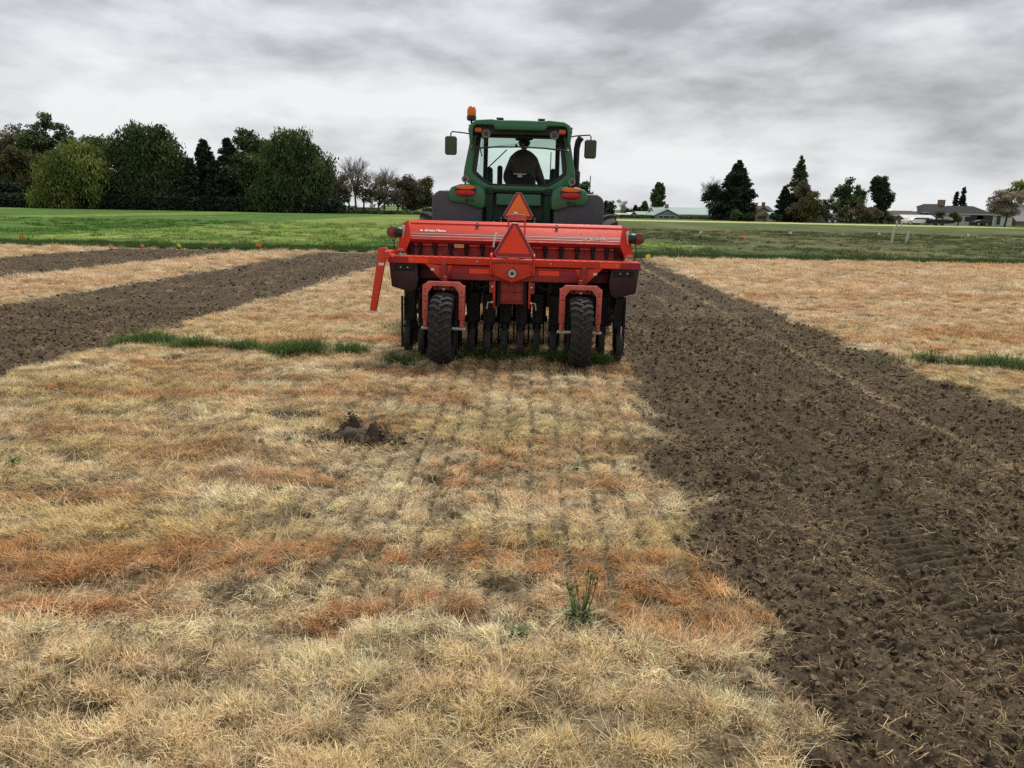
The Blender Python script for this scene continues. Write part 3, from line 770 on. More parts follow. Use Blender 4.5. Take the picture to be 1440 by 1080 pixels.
# ------------------------------------------------------------------ weeds
LEAFM = mat('weed_leaf', (0.075, 0.115, 0.022), 0.55, var=0.3, vscale=30)
LEAFL = mat('pale_weed_leaf', (0.17, 0.22, 0.07), 0.55, var=0.25, vscale=30)
def leaf(mb, p, az, el, Ln, w, droop=0.6, n=5, lobes=0.0):
    pts = []; q = Vector(p); e = el
    for i in range(n + 1):
        t = i / n; ww = w * math.sin(math.pi * min(1, 0.12 + 0.88 * t) ** 0.9) * (1 + lobes * (0.5 if i % 2 else -0.3)) if i < n else 0.0008
        side = Vector((-math.sin(az), math.cos(az), 0)); upv = Vector((-math.cos(az) * math.sin(e), -math.sin(az) * math.sin(e), math.cos(e)))
        pts.append((q - side * ww / 2 + upv * ww * 0.15, q.copy(), q + side * ww / 2 + upv * ww * 0.15))
        q = q + Vector((math.cos(az) * math.cos(e), math.sin(az) * math.cos(e), math.sin(e))) * Ln / n; e -= droop / n
    vs = [v for t in pts for v in t]
    fs = []
    for i in range(n):
        for k in (0, 1): fs.append((i * 3 + k, i * 3 + k + 1, i * 3 + k + 4, i * 3 + k + 3))
    mb.add(vs, fs, True)
def weed(px, py, kind, s, label, seed, group='green weeds in the dead grass'):
    p = ground_at(px, py); z = float(ground_h(np.array([p.x]), np.array([p.y]))[0])
    e = empty('weed', (p.x, p.y, z), label, 'weed', group)
    g = random.Random(seed)
    if kind == 'tall':       # upright flowering stalks above a dark tuft
        for i in range(14):
            m = MB(); a = g.uniform(0, 6.28); r0 = g.uniform(0, .03) * s; h = g.uniform(.12, .24) * s
            b = Vector((math.cos(a) * r0, math.sin(a) * r0, 0)); t = b + Vector((math.cos(a) * h * .25, math.sin(a) * h * .15, h))
            m.tube([b, (b + t) / 2 + Vector((.004, 0, 0)), t], [.0028, .0022, .0016], 5)
            for k in range(4): leaf(m, b.lerp(t, .2 + .2 * k), g.uniform(0, 6.28), .6, .045 * s, .007 * s, .3, 3)
            m.lathe([(0, .002), (.006, .006), (.014, .006), (.02, .001)], 'z', t, 6)
            m.build('stem', LEAFM, e, fix=False)
        n = 46; ln = (.06, .14)
    elif kind == 'rosette': n = 13; ln = (.05, .09)
    else: n = 9; ln = (.03, .06)
    for i in range(n):
        m = MB(); L_ = g.uniform(*ln) * s
        leaf(m, (g.uniform(-.015, .015), g.uniform(-.015, .015), .002), g.uniform(0, 6.28), g.uniform(.25, 1.1), L_, L_ * g.uniform(.2, .32), g.uniform(.5, 1.3), 6, .3)
        m.build('leaf', LEAFL if g.random() < .3 else LEAFM, e, fix=False)
    return e
weed(816, 872, 'tall', .85, 'dark green weed with upright flower stalks on rust coloured grass', 1)
w_ = weed(724, 890, 'rosette', 1.0, 'low leafy green rosette just nearer than the tall stalked weed', 2)
weed(608, 668, 'small', 1.35, 'small bright green weed midway between soil mound and tall stalked weed', 3)
weed(812, 660, 'rosette', 1.1, 'spreading pale green weed left of the tilled strip, halfway to the drill', 4)
weed(13, 655, 'rosette', 1.3, 'green weed at the left edge of the straw field', 5)
weed(718, 778, 'small', 1.0, 'tiny green weed between the rust coloured patches', 6)
weed(12, 868, 'rosette', .8, 'leafy green weed nearest the camera at the left', 7)
weed(299, 905, 'small', .7, 'bright green seedling in the pale standing grass', 8)
weed(52, 548, 'small', 1.4, 'green weed beside the left tilled strip', 9)
weed(266, 378, 'small', 3.0, 'green weed on the straw between the two left tilled strips', 10)
weed(1312, 513, 'tall', .9, 'grey green stalky weed beyond the right tilled strip', 12)
weed(560, 432, 'small', 1.6, 'dull green weed just left of the drill marker arm', 13) if False else None

# ------------------------------------------------------------------ marker flags and stakes
WIREM = mat('flag_wire', (0.3, 0.3, 0.3), 0.5, metal=.6)
FO = mat('orange_flag_plastic', (0.95, 0.20, 0.04), 0.5); FY = mat('yellow_flag_plastic', (0.85, 0.75, 0.06), 0.5); FR = mat('red_flag_plastic', (0.75, 0.03, 0.03), 0.5); FW = mat('white_flag_plastic', (0.85, 0.85, 0.82), 0.5)
FP = mat('pinkish_orange_flag_plastic', (0.95, 0.33, 0.2), 0.5)
def flag(px, py, m, label, s=1.0, seed=0, tilt=0.0):
    p = ground_at(px, py); g = random.Random(seed + int(px)); z = float(ground_h(np.array([p.x]), np.array([p.y]))[0])
    e = empty('marker_flag', (p.x, p.y, z), label, 'marker flag', 'survey flags along the field edge', (0, tilt, 0))
    s *= .8; h = .30 * s
    MB().tube([(0, 0, -.05), (0, 0, h)], .003 * s, 5).build('wire', WIREM, e)
    w, hh = .20 * s, .16 * s; k = 6; vs = []; fs = []
    d = g.choice((-1, 1))
    for i in range(k + 1):
        t = i / k; yy = .03 * math.sin(t * 5 + g.random()) ; dr = -.05 * t * t * s
        for zt in (h - .0, h - hh): vs.append((d * w * t, yy, zt + dr))
    for i in range(k): fs.append((2 * i, 2 * i + 1, 2 * i + 3, 2 * i + 2))
    o = MB().add(vs, fs, True).build('flag_sheet', m, e, fix=False)
    return e
flag(33, 338, FO, 'faded orange flag in the left field beyond the dark border', 1.0)
flag(135, 338, FY, 'pale yellow flag in the left field beyond the dark border', .9)
flag(152, 351, FP, 'first large orange flag from the left on the straw edge', 1.1, tilt=.2)
flag(199, 351, FP, 'pinkish orange flag between the large orange and the yellow flag', .9, tilt=-.2)
flag(249, 351, FY, 'bright yellow flag upright at the straw edge', 1.0)
flag(291, 347, FO, 'orange flag set back behind the dark grass border', .9)
flag(363, 352, FO, 'tilted orange flag with yellow wear at the end of the pale strip', 1.1, tilt=.6)
flag(427, 346, FW, 'small white flag in the grass border', .5)
flag(466, 350, FO, 'small orange flag nearest the drill on its left', .8, tilt=.3)
flag(523, 352, FW, 'small white flag right beside the drill arm', .5)
flag(914, 366, FY, 'yellow flag low in the dark grass right of the drill', 1.0)
flag(1045, 342, FR, 'red flag standing in the olive field right of the tractor', 1.5)
flag(987, 330, FW, 'white flag in the olive field left of the red one', 1.3)
flag(1109, 331, FW, 'white flag in the olive field before the tall conifer', 1.4)
flag(1234, 332, FW, 'white flag just left of the two near white stakes', 1.4)
flag(1359, 334, FW, 'white flag before the low dark roofed house', 1.4)
STK = mat('white_painted_wood', (0.62, 0.60, 0.5), 0.7, var=.12)
def stake(px, pt, pb, w, lean, label):
    p = ground_at(px, pb); top = at(px, pt, p.y); h = top.z
    m = MB(); m.box((0, 0, h / 2 - .1), (w, .05, h + .2), ch=.006)
    o = m.build('stake', STK); o.location = (p.x, p.y, 0); o.rotation_euler = (0, lean, 0)
    tag(o, label, 'stake', 'white stakes in the olive field')
stake(1254, 319, 340, .13, .05, 'nearer white stake on the left, taller')
stake(1274, 324.5, 342, .13, .10, 'nearer white stake on the right, leaning')
stake(1261, 310, 322, .22, -.1, 'far white post on the left, wide')
stake(1267, 313.5, 322, .20, 0, 'far white post on the right, short')
# ------------------------------------------------------------------ the seed drill
MY = 8.60                                  # the drill's rear wheels stand this far ahead
drill = empty('seed_drill', (-0.02, MY, 0), 'long red seed drill with two rear tyres towed behind the green tractor', 'seed drill', None, (0, R(0.5), R(-1.2)))
D = drill
def box_part(name, mt, c, size, ch=0.004, parent=None, rot=None, label=None):
    return MB().box(c, size, rot, ch).build(name, mt, parent or D, label=label)

# seed box: slanted lid facing the back, hopper below it
BX0, BX1 = -1.27, 1.27
MB().prism([(0.55, 1.36), (0.78, 1.24), (0.62, 1.02), (1.30, 0.98), (1.42, 1.30), (1.36, 1.50), (0.90, 1.53)], 'x', BX0 + .01, BX1 - .01).build('hopper', RED_DULL, D, bevel=.006)
# lid: rear face slopes, a folded lip runs along the top
m = MB(); m.prism([(0.60, 1.365), (0.575, 1.375), (0.80, 1.545), (0.84, 1.575), (1.42, 1.55), (1.42, 1.52), (0.90, 1.53)], 'x', BX0, BX1)
lid = m.build('lid', RED, D, bevel=.004)
sl = math.atan2(1.545 - 1.375, 0.80 - 0.575)   # slope of the lid face
def on_lid(t, off):                       # t: 0 bottom to 1 top of the sloping face
    return (0.575 + 0.225 * t - off * math.sin(sl), 1.375 + 0.17 * t + off * math.cos(sl))
y0, z0 = on_lid(1.0, 0.004)
MB().box((0, y0, z0), (2.54, .035, .012), (sl, 0, 0), .003).build('lip', RED, lid)
LSTR = mat('pale_pink_stripe', (0.62, 0.24, 0.20), .5, var=.05); DSTR = mat('dark_stripe', (0.16, 0.012, 0.01), .5)
for t, mt in ((.10, LSTR), (.19, DSTR), (.27, LSTR), (.34, DSTR)):
    y0, z0 = on_lid(t, .0025); MB().box((0, y0, z0), (2.50, .012, .004), (sl, 0, 0)).build('stripe', mt, lid)
for x_ in (-.46, .49):
    y0, z0 = on_lid(.9, .012)
    MB().box((x_, y0, z0), (.022, .075, .022), (sl, 0, 0), .005).tube([(x_ - .02, y0 - .02, z0 - .01), (x_ + .02, y0 - .02, z0 - .01)], .008, 6).build('latch', BLACK, lid)
for x_, t in ((.78, .55), (-.62, .5), (1.0, .5), (-1.05, .62)):
    y0, z0 = on_lid(t, .003); MB().lathe([(-.004, .006), (.004, .006), (.007, .003)], 'y', (x_, y0, z0), 8).build('rivet', STEEL, lid)
def lettering(txt, size, x_, t, mt, shear=0.0, name='lettering', off=.0012, lift=0.0):
    cu = bpy.data.curves.new(name, 'FONT'); cu.body = txt; cu.size = size; cu.extrude = .0008; cu.shear = shear; cu.offset = off
    o = bpy.data.objects.new(name, cu); C.objects.link(o)
    dg = bpy.context.evaluated_depsgraph_get(); me_ = bpy.data.meshes.new_from_object(o.evaluated_get(dg))
    bpy.data.objects.remove(o); bpy.data.curves.remove(cu)
    me_.materials.clear(); me_.materials.append(mt)
    o = link(name, me_, None, lid); y1, z1 = on_lid(t, .0075 + lift)
    o.location = (x_, y1, z1); o.rotation_euler = (sl, 0, 0)
    return o
CRM = mat('cream_lettering', (0.85, 0.74, 0.62), .5, var=.03); BLK = mat('black_lettering', (0.03, 0.015, 0.012), .5)
lettering('Great Plains', .052, -1.085, .40, CRM, .25)
e0, z0 = on_lid(.46, .0045)
MB().box((-1.118, e0, z0), (.02, .022, .003), (sl, 0, .5)).build('emblem', CRM, lid)
lettering('3P-1006NT', .060, .80, .14, CRM, .1, 'lettering_outline', .0035)
lettering('3P-1006NT', .060, .80, .14, BLK, .1, lift=.002)
# end plates with reflectors and lamps
for s in (-1, 1):
    X = s * 1.285
    pl = MB().prism([(s * 1.25, 1.575), (s * 1.315, 1.545), (s * 1.40, 1.21), (s * 1.29, 1.21), (s * 1.225, 1.365)], 'y', .545, .57).build('end_plate', RED, D, bevel=.004)
    MB().prism([(.63, 1.50), (.66, 1.2), (1.38, 1.0), (1.42, 1.5)], 'x', s * 1.30, s * 1.315).build('end_panel', RED, pl, bevel=.003)
    MB().box((s * 1.318, .538, 1.445), (.035, .012, .145), (0, -s * .16, 0), .004).build('reflector', WHITE, pl)
    MB().box((s * 1.345, .540, 1.235), (.07, .008, .03), (0, 0, 0), .002).build('label_plate', LSTR, pl)
    lm = MB().lathe([(0, .05), (.02, .06), (.07, .062), (.085, .055)], 'x', (0, 0, 0), 18).build('lamp_housing', PLAST, D)
    lm.location = (s * 1.318, .50, 1.435); lm.rotation_euler = (0, 0, math.pi if s < 0 else 0)
    ln_ = MB().lathe([(-.02, .064), (.0, .070), (.02, .066), (.034, .045), (.040, .01)], 'y', (0, 0, 0), 20).build('lens', BROWNLENS, lm)
    ln_.location = (.115, 0, 0) ; ln_.rotation_euler = (0, 0, math.pi if s > 0 else 0)
    MB().box((.09, .0, 0), (.06, .05, .10), None, .012).build('bezel', PLAST, lm)
    MB().tube([(s * 1.40, .52, 1.38), (s * 1.42, .52, 1.3), (s * 1.415, .56, 1.22), (s * 1.40, .62, 1.15)], .006, 6).build('wire', PLAST, D)
# meter shaft, seed cups and tubes
MB().tube([(-1.24, .66, 1.292), (1.24, .66, 1.292)], .009, 8).build('meter_shaft', RED_PINK, D)
MB().box((0, .70, 1.345), (2.46, .02, .03), None, .004).build('drip_strip', MAROON, D)
tubes = [-1.10 + .188 * k + .02 for k in range(12)]
tx = [-1.24 + .01, -1.13] + [-.955 + .188 * k for k in range(11)] + [1.09, 1.20]
for i, x_ in enumerate(tx):
    m = MB(); m.box((x_, .66, 1.295), (.058, .07, .045), None, .012); m.lathe([(-.02, .03), (.03, .026)], 'z', (x_, .66, 1.27), 10)
    cp = m.build('seed_cup', BLACK, D)
    MB().tube([(x_, .66, 1.26), (x_ + .004, .655, 1.15), (x_ - .004, .66, 1.0), (x_, .70, .85)], [.02, .017, .017, .017], 8).build('seed_tube', BLACK, cp)
    if i in (2, 5, 8, 11): MB().box((x_ + .09, .705, 1.21), (.012, .02, .11), None, .003).build('panel_seam', MAROON, D)
# lower red panel of the box, one sheet between each two tubes
for a, b in zip(tx[:-1], tx[1:]):
    if b - a > .05: MB().box(((a + b) / 2, .70, 1.20), (b - a - .006, .012, .19), (-.10, 0, 0), .002).build('box_panel', RED_DULL, D)
tg = box_part('tag_plate', YTAG, (-.66, .60, 1.29), (.115, .006, .045), .003)
MB().box((-.655, .62, 1.215), (.02, .02, .09), None, .004).build('tag_bracket', MAROON, tg)

# upper rail and step behind the box
RZ = 1.135
rail = MB().prism([(.24, 1.10), (.24, 1.172), (.235, 1.176), (.26, 1.176), (.60, 1.172), (.60, 1.165), (.255, 1.168), (.255, 1.10)], 'x', -1.44, 1.44).build('rear_rail', RED, D, bevel=.002)
for x_, w_, mt in ((-1.325, .225, TAPE_M), (-1.095, .232, TAPE_O), (1.095, .232, TAPE_O), (1.325, .225, TAPE_M)):
    MB().box((x_, .236, 1.136), (w_, .003, .058), None, .001).build('reflective_tape', mt, rail)
for k in range(24):
    x_ = -1.15 + k * .1
    if abs(x_) > .27: MB().box((x_, .30, 1.182), (.05, .012, .01), None, .002).build('step_rib', RED_PINK, rail)
for k in range(2):
    for s in (-1, 1): MB().lathe([(0, .012), (.008, .012), (.014, .006)], 'y', (s * (.42 + .75 * k), .228, 1.14), 8).build('bolt', STEEL, rail)
# main beam with tapes and brackets
beam = MB().prism([(.27, .925), (.27, 1.06), (.285, 1.09), (.41, 1.09), (.41, .925)], 'x', -.82, .82).build('rear_beam', RED_DULL, D, bevel=.006)
MB().box((0, .262, 1.072), (1.64, .012, .010), None, .002).build('beam_ridge', RED, beam)
for x_, w_, mt in ((-.395, .235, TAPE_O), (-.63, .225, TAPE_M), (.405, .235, TAPE_O), (.64, .225, TAPE_M)):
    MB().box((x_, .266, 1.028), (w_, .003, .058), None, .001).build('reflective_tape', mt, beam)
MB().box((0, .62, .965), (2.62, .14, .12), None, .008).build('front_beam', MAROON, D)
MB().box((0, 1.15, .80), (2.6, .14, .14), None, .008).build('opener_beam', MAROON, D)
for s in (-1, 1):
    MB().box((s * 1.2, .9, .9), (.1, 1.0, .12), None, .006).build('side_frame', MAROON, D)
    bk = MB().box((s * .80, .235, 1.005), (.065, .06, .19), None, .006).build('bracket_post', RED_DULL, D)
    MB().prism([(s * .835, 1.085), (s * 1.02, 1.105), (s * .83, .915)][::s], 'y', .245, .262).build('gusset', RED, bk, bevel=.002)
    MB().prism([(s * .765, 1.085), (s * .70, 1.085), (s * .765, .95)][::-s], 'y', .245, .262).build('gusset', RED, bk, bevel=.002)
    MB().lathe([(0, .011), (.01, .011), (.02, .008), (.06, .008)], 'z', (s * .80, .25, 1.10), 8).build('bolt', STEEL, bk)
    MB().box((s * .93, .243, 1.035), (.04, .003, .026)).build('sticker', WHITE, bk)

# centre plate, mast and sign
ctr = MB().prism([(-.265, 1.172), (.235, 1.172), (.235, 1.01), (-.015, .915), (-.265, 1.01)], 'y', .215, .235).build('centre_plate', RED, D, bevel=.003)
MB().box((-.015, .21, 1.135), (.50, .014, .014), None, .003).build('plate_ridge', RED_DULL, ctr)
for x_ in (-.14, .11): MB().box((x_, .212, 1.168), (.10, .03, .02), None, .004).build('hinge_tab', RED_PINK, ctr)
hb = MB().lathe([(-.03, .030), (-.034, .044), (.0, .05), (.012, .05)], 'y', (-.015, .205, 1.02), 20).build('hub_ring', PALE, ctr)
MB().lathe([(-.037, .021), (-.02, .022)], 'y', (-.015, .205, 1.02), 14).build('hub_bore', GREEN_D, hb)
MB().lathe([(0, .058), (.006, .058)], 'y', (-.015, .212, 1.02), 20).build('hub_washer', MAROON, hb)
for s in (-1, 1):
    x_ = -.015 + s * .245
    MB().prism([(.17, 1.00), (.17, 1.22), (.20, 1.235), (.45, 1.235), (.45, .95)], 'x', x_ - .008, x_ + .008).build('side_flange', RED, ctr, bevel=.002)
    MB().prism([(.42, 1.18), (.30, 1.20), (.42, 1.44), (.50, 1.66), (.57, 1.66), (.56, 1.2)], 'x', .0 + s * (.155 - .06) - .01 + .015, s * (.155 - .06) + .01 + .015).build('mast_plate', RED, D, bevel=.003)
MB().box((.015, .50, 1.64), (.205, .10, .075), None, .006).build('mast_cap', RED_PINK, D)
MB().box((.0, .44, 1.685), (.045, .02, .03), None, .006).build('mast_clip', PALE, D)
def smv(cx_, y_, zb, w, parent, mt, nm='warning_triangle', rot=0.0):
    """slow moving vehicle triangle: dark red cut-corner rim, bright panel"""
    hgt = w * .866; c = w * .12
    def tri(k, cut):
        hw = w / 2 * k; h = hgt * k; zz = hgt * (1 - k) * .40
        a = [(-hw + cut * .5, zz), (hw - cut * .5, zz), (hw, zz + cut), (cut * .6, zz + h), (-cut * .6, zz + h), (-hw, zz + cut)]
        return a
    e_ = MB().prism([(x + cx_, z + zb) for x, z in tri(1, c)], 'y', y_, y_ + .004).build(nm, TAPE_M, parent, bevel=.0)
    MB().prism([(x + cx_, z + zb) for x, z in [(-w * .415, hgt * .115), (w * .415, hgt * .115), (0, hgt * .965)]], 'y', y_ - .004, y_ - .0015).build('panel', mt, e_)
    rimm = MB(); pts = [(x + cx_, z + zb) for x, z in tri(1.0, c)]
    for a, b in zip(pts, pts[1:] + pts[:1]): rimm.tube([(a[0], y_ - .002, a[1]), (b[0], y_ - .002, b[1])], .0035, 5)
    rimm.build('rim', STEEL, e_)
    return e_
smv(.0, .14, 1.205, .435, D, TAPE_O)
MB().box((0, .19, 1.30), (.04, .06, .2), None, .004).build('sign_bracket', BLACK, D)
MB().tube([(-.20, .16, 1.47), (-.225, .16, 1.38)], .017, 10).tube([(-.225, .16, 1.38), (-.235, .17, 1.31)], .010, 8).build('document_tube', WHITE, D)

# hydraulic carrier below the centre plate
car = MB().box((-.015, .42, .80), (.30, .16, .30), None, .01).build('carrier', RED_DULL, D)
for s in (-1, 1):
    x_ = -.015 + s * .205
    MB().prism([(.26, .92), (.26, .72), (.33, .60), (.50, .60), (.50, .92)], 'x', x_ - .012, x_ + .012).build('carrier_plate', RED, car, bevel=.002)
    MB().box((x_ + s * .03, .26, .85), (.05, .015, .13), None, .004).build('lug_plate', RED_DULL, car)
    for z_ in (.86, .68): MB().lathe([(-.03, .004), (-.025, .013), (0, .015), (.02, .015)], 'y', (x_ + s * .02, .25, z_), 8).build('bolt', PALE, car)
    MB().tube([(x_ + s * .02, .25, .68), (x_ + s * .07, .25, .675), (x_ + s * .08, .26, .60)], .008, 6).build('pin', PALE, car)
    MB().box((-.015 + s * .075, .335, .79), (.085, .012, .23), None, .01).build('inner_plate', RED_DULL, car)
    MB().tube([(-.015 + s * .155, .34, .92), (-.015 + s * .155, .34, .62)], .022, 10).build('hydraulic_cylinder', BLACK, car)
for z_ in (.885, .80, .70): MB().box((-.015, .322, z_), (.26, .018, .014), None, .004).build('cross_rib', RED_DULL, car)
for s in (-1, 1):
    MB().tube([(s * .42, .35, .93), (s * .43, .33, .86), (s * .38, .33, .83), (s * .30, .34, .86), (s * .27, .36, .93)], .009, 8).build('hydraulic_hose', BLACK, D)

# rear tyres: curved carcass with cleats and side walls, in a fork
TR, TW = .408, .24
def make_tyre():
    m = MB(); prof = []
    for k in range(15):
        a = math.pi * k / 14; x_ = -math.cos(a)
        r_ = TR - .030 - .045 * abs(x_) ** 4
        prof.append((x_ * TW / 2 * (1.0 if abs(x_) < .97 else .96), r_))
    prof = [(-TW * .40, .20), (-TW * .49, .235)] + prof[1:-1] + [(TW * .49, .235), (TW * .40, .20)]
    m.lathe(prof, 'x', (0, 0, 0), 56)
    nlug = 26
    for k in range(nlug):
        for side in (-1, 1):
            a0 = 2 * math.pi * (k + (.5 if side > 0 else 0) * 1.0) / nlug
            n_ = 6; ring = []
            for j in range(n_ + 1):
                t = j / n_; x_ = side * lerp(-.012, TW / 2 * 1.02, t)
                off = .10 * (t ** 0.8) + (.03 if t > .45 else 0)     # bars sweep back to the shoulder, with a kink
                a = a0 - off * 1.35
                xx = abs(x_) / (TW / 2); ro = TR - .004 - .036 * xx ** 3.0; ri = ro - .035
                hw = lerp(.026, .036, t) / TR / 2 * 1.25
                for r_, q in ((ri, -hw * 1.25), (ro, -hw), (ro, hw), (ri, hw * 1.25)):
                    ring.append((x_, -math.sin(a + q) * r_, math.cos(a + q) * r_))
            fs = [(4 * j + i, 4 * j + (i + 1) % 4, 4 * j + 4 + (i + 1) % 4, 4 * j + 4 + i) for j in range(n_) for i in range(4)]
            fs += [(0, 1, 2, 3), (4 * n_ + 3, 4 * n_ + 2, 4 * n_ + 1, 4 * n_)]
            m.add(ring, fs)
    return m
for s in (-1, 1):
    wx = s * .768 + (-.005)
    tr_z = TR - .012
    ty = make_tyre().build('tyre', RUBBER, D)
    ty.location = (wx, 0, tr_z); ty.rotation_euler = (1.3 if s > 0 else .4, 0, R(2 * s))
    MB().lathe([(-.10, .20), (-.11, .19), (-.06, .17), (-.05, .06), (.05, .06), (.06, .17), (.11, .19), (.10, .20)], 'x', (0, 0, 0), 24).build('rim', BLACK, ty)
    ax = MB().tube([(wx - .25, 0, tr_z), (wx + .25, 0, tr_z)], .018, 12).build('axle', PALE, D)
    # fork: flat faced channel with cut corners
    fx = .235; w_ = .062
    outer = [(-fx, .50), (-fx, .875), (-fx + .06, .925), (fx - .06, .925), (fx, .875), (fx, .50)]
    inner = [(-fx + w_, .50), (-fx + w_, .80), (-fx + w_ + .055, .875), (fx - w_ - .055, .875), (fx - w_, .80), (fx - w_, .50)]
    m = MB(); n_ = len(outer); vs = []
    for yy in (-.03, .0):
        vs += [(wx + x, yy, z) for x, z in outer] + [(wx + x, yy, z) for x, z in inner]
    fs = []
    for j in range(n_ - 1):
        fs += [(j, j + 1, n_ + j + 1, n_ + j), (2 * n_ + j, 3 * n_ + j, 3 * n_ + j + 1, 2 * n_ + j + 1), (j, 2 * n_ + j, 2 * n_ + j + 1, j + 1), (n_ + j, n_ + j + 1, 3 * n_ + j + 1, 3 * n_ + j)]
    fs += [(0, n_, 3 * n_, 2 * n_), (n_ - 1, 3 * n_ - 1, 4 * n_ - 1, 2 * n_ - 1)]
    fk = m.add(vs, fs).build('fork', RED_PINK, D, bevel=.003)
    for q in (-1, 1):
        MB().box((wx + q * (fx - .004), .06, .69), (.008, .13, .38), None, .002).build('fork_side', RED_PINK, fk)
        MB().box((wx + q * (fx - .03), 0, .455), (.045, .05, .10), None, .008).build('axle_hanger', RED_PINK, fk)
        for j, (dx, z_) in enumerate(((.0, .84), (.0, .81), (.012, .76), (-.012, .76), (.0, .70), (.0, .60))):
            if (j + q + s) % 4 != 0: MB().lathe([(-.004, .004), (0, .0075), (.004, .0075)], 'y', (wx + q * (fx - .032) + dx, -.031, z_), 7).build('bolt_hole', BLACK, fk)
    MB().box((wx, .12, .895), (.36, .22, .04), None, .006).build('fork_top', BLACK, fk)
    MB().box((wx, .08, .86), (.24, .10, .07), None, .01).build('pivot_block', RED_DULL, fk)
    for q in (-1, 0, 1): MB().lathe([(-.02, .006), (-.015, .015), (0, .017), (.02, .017)], 'y', (wx + q * .075, .02, .855 - .02 * (q == 0)), 8).build('pivot_bolt', STEEL if q == 0 else BLACK, fk)
    MB().tube([(wx + .13, .04, .90), (wx + .15, .02, .85), (wx + .13, .02, .81)], .018, 8).build('hose_end', BLACK, fk)
    MB().box((wx, .25, .93), (.05, .3, .09), None, .008).build('fork_arm', RED_DULL, fk)

SHIELD = mat('maroon_with_painted_shade', (0.035, 0.006, 0.007), 0.5, var=.2)  # maroon darkened: the shade on the end shields is put into the colour
# shields at both ends and the marker arm
for s in (-1, 1):
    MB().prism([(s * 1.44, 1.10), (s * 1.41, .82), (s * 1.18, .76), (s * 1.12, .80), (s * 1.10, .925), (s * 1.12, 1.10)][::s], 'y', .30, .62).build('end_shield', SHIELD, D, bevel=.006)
    MB().box((s * 1.26, .285, 1.04), (.24, .03, .05), None, .004).build('shield_brace', BLACK, D)
    for q in (0, 1): MB().lathe([(0, .01), (.01, .01)], 'y', (s * (1.22 + .08 * q), .262, 1.05), 8).build('bolt', STEEL, D)
arm = MB().prism([(-1.525, 1.265), (-1.44, 1.275), (-1.36, 1.17), (-1.44, 1.165), (-1.455, 1.10), (-1.56, .56), (-1.63, .56), (-1.545, 1.10)], 'y', .10, .17).build('marker_arm', RED, D, bevel=.004)
MB().box((-1.595, .135, .553), (.075, .072, .012), None, .002).build('arm_foot', PALE, arm)
MB().lathe([(0, .012), (.012, .012), (.02, .006)], 'y', (-1.43, .082, 1.235), 8).build('bolt', PALE, arm)
MB().box((-1.49, .095, 1.09), (.06, .004, .03)).build('sticker', WHITE, arm)
MB().tube([(-1.45, .13, 1.22), (-1.40, .35, 1.22), (-1.38, .6, 1.2)], .022, 8).build('arm_hinge', RED, arm)

# opener units, one for every row
def make_opener():
    e_ = bpy.data.objects.new('opener', None); C.objects.link(e_); e_.parent = D
    fr = MB()
    fr.box((0, .95, .62), (.03, .5, .05), (.35, 0, 0), .004)
    fr.box((0, .62, .52), (.04, .06, .38), (.12, 0, 0), .005)
    fr.box((0, .58, .36), (.055, .30, .05), (0, 0, 0), .005)
    fr.box((.022, .80, .33), (.012, .10, .30), None, .003)
    fr.box((0, .70, .76), (.18, .10, .36), None, .01); fr.box((.01, .56, .56), (.135, .10, .38), (.1, 0, 0), .01); fr.box((0, .60, .40), (.10, .16, .20), None, .01)
    fr.build('arm', BLACK, e_)
    sp = MB(); pts = []
    for k in range(97):
        a = k / 96 * 9 * 2 * math.pi; pts.append((math.cos(a) * .026, .66 + math.sin(a) * .026, .60 + .26 * k / 96))
    sp.tube(pts, .0055, 5); sp.tube([(0, .66, .55), (0, .66, .9)], .010, 6)
    sp.build('spring', BLACK, e_)
    MB().lathe([(-.004, .155), (-.003, .172), (0, .178), (.003, .172), (.004, .155)], 'x', (.0, .88, .165), 28).build('disc', STEEL, e_)
    MB().lathe([(-.006, .07), (-.012, .16), (-.008, .165)], 'x', (.03, .95, .16), 24).build('side_disc', BLACK, e_)
    pw = MB().lathe([(-.030, .10), (-.040, .13), (-.037, .156), (-.018, .166), (.018, .166), (.037, .156), (.040, .13), (.030, .10)], 'x', (0, .42, .168), 26).build('press_wheel', RUBBER, e_)
    MB().lathe([(-.028, .03), (-.024, .10), (.024, .10), (.028, .03)], 'x', (0, .42, .168), 16).build('hub', PALE, pw)
    fk = MB(); 
    for q in (-1, 1): fk.box((q * .050, .47, .25), (.006, .10, .22), (.25, 0, 0), .002)
    fk.box((0, .50, .36), (.085, .05, .03), None, .003)
    fk.build('wheel_fork', BLACK, e_)
    MB().tube([(0, .70, .86), (.012, .74, .7), (-.005, .80, .5), (0, .84, .3)], .015, 7).build('seed_hose', BLACK, e_)
    MB().box((0, .40, .345), (.05, .02, .04), None, .004).build('scraper', BLACK, e_)
    MB().box((-.05, .46, .52), (.02, .03, .30), None, .004).build('depth_handle', BLACK, e_)
    return e_
op = make_opener()
for k in range(14):
    o = op if k == 0 else copy_tree(op, D)
    x_ = -1.265 + k * .1945
    o.location = (x_, 0.05 if k % 2 else .19, .0)
def make_coulter():
    e_ = bpy.data.objects.new('coulter', None); C.objects.link(e_); e_.parent = D
    MB().box((0, 1.28, .58), (.05, .07, .50), (.2, 0, 0), .005).box((0, 1.32, .34), (.09, .16, .07), None, .006).box((0, 1.2, .78), (.12, .16, .12), None, .008).build('arm', BLACK, e_)
    MB().lathe([(-.012, .03), (-.006, .19), (-.002, .205), (.002, .205), (.006, .19), (.012, .03)], 'x', (0, 1.36, .19), 28).build('disc', BLACK, e_)
    return e_
co_ = make_coulter()
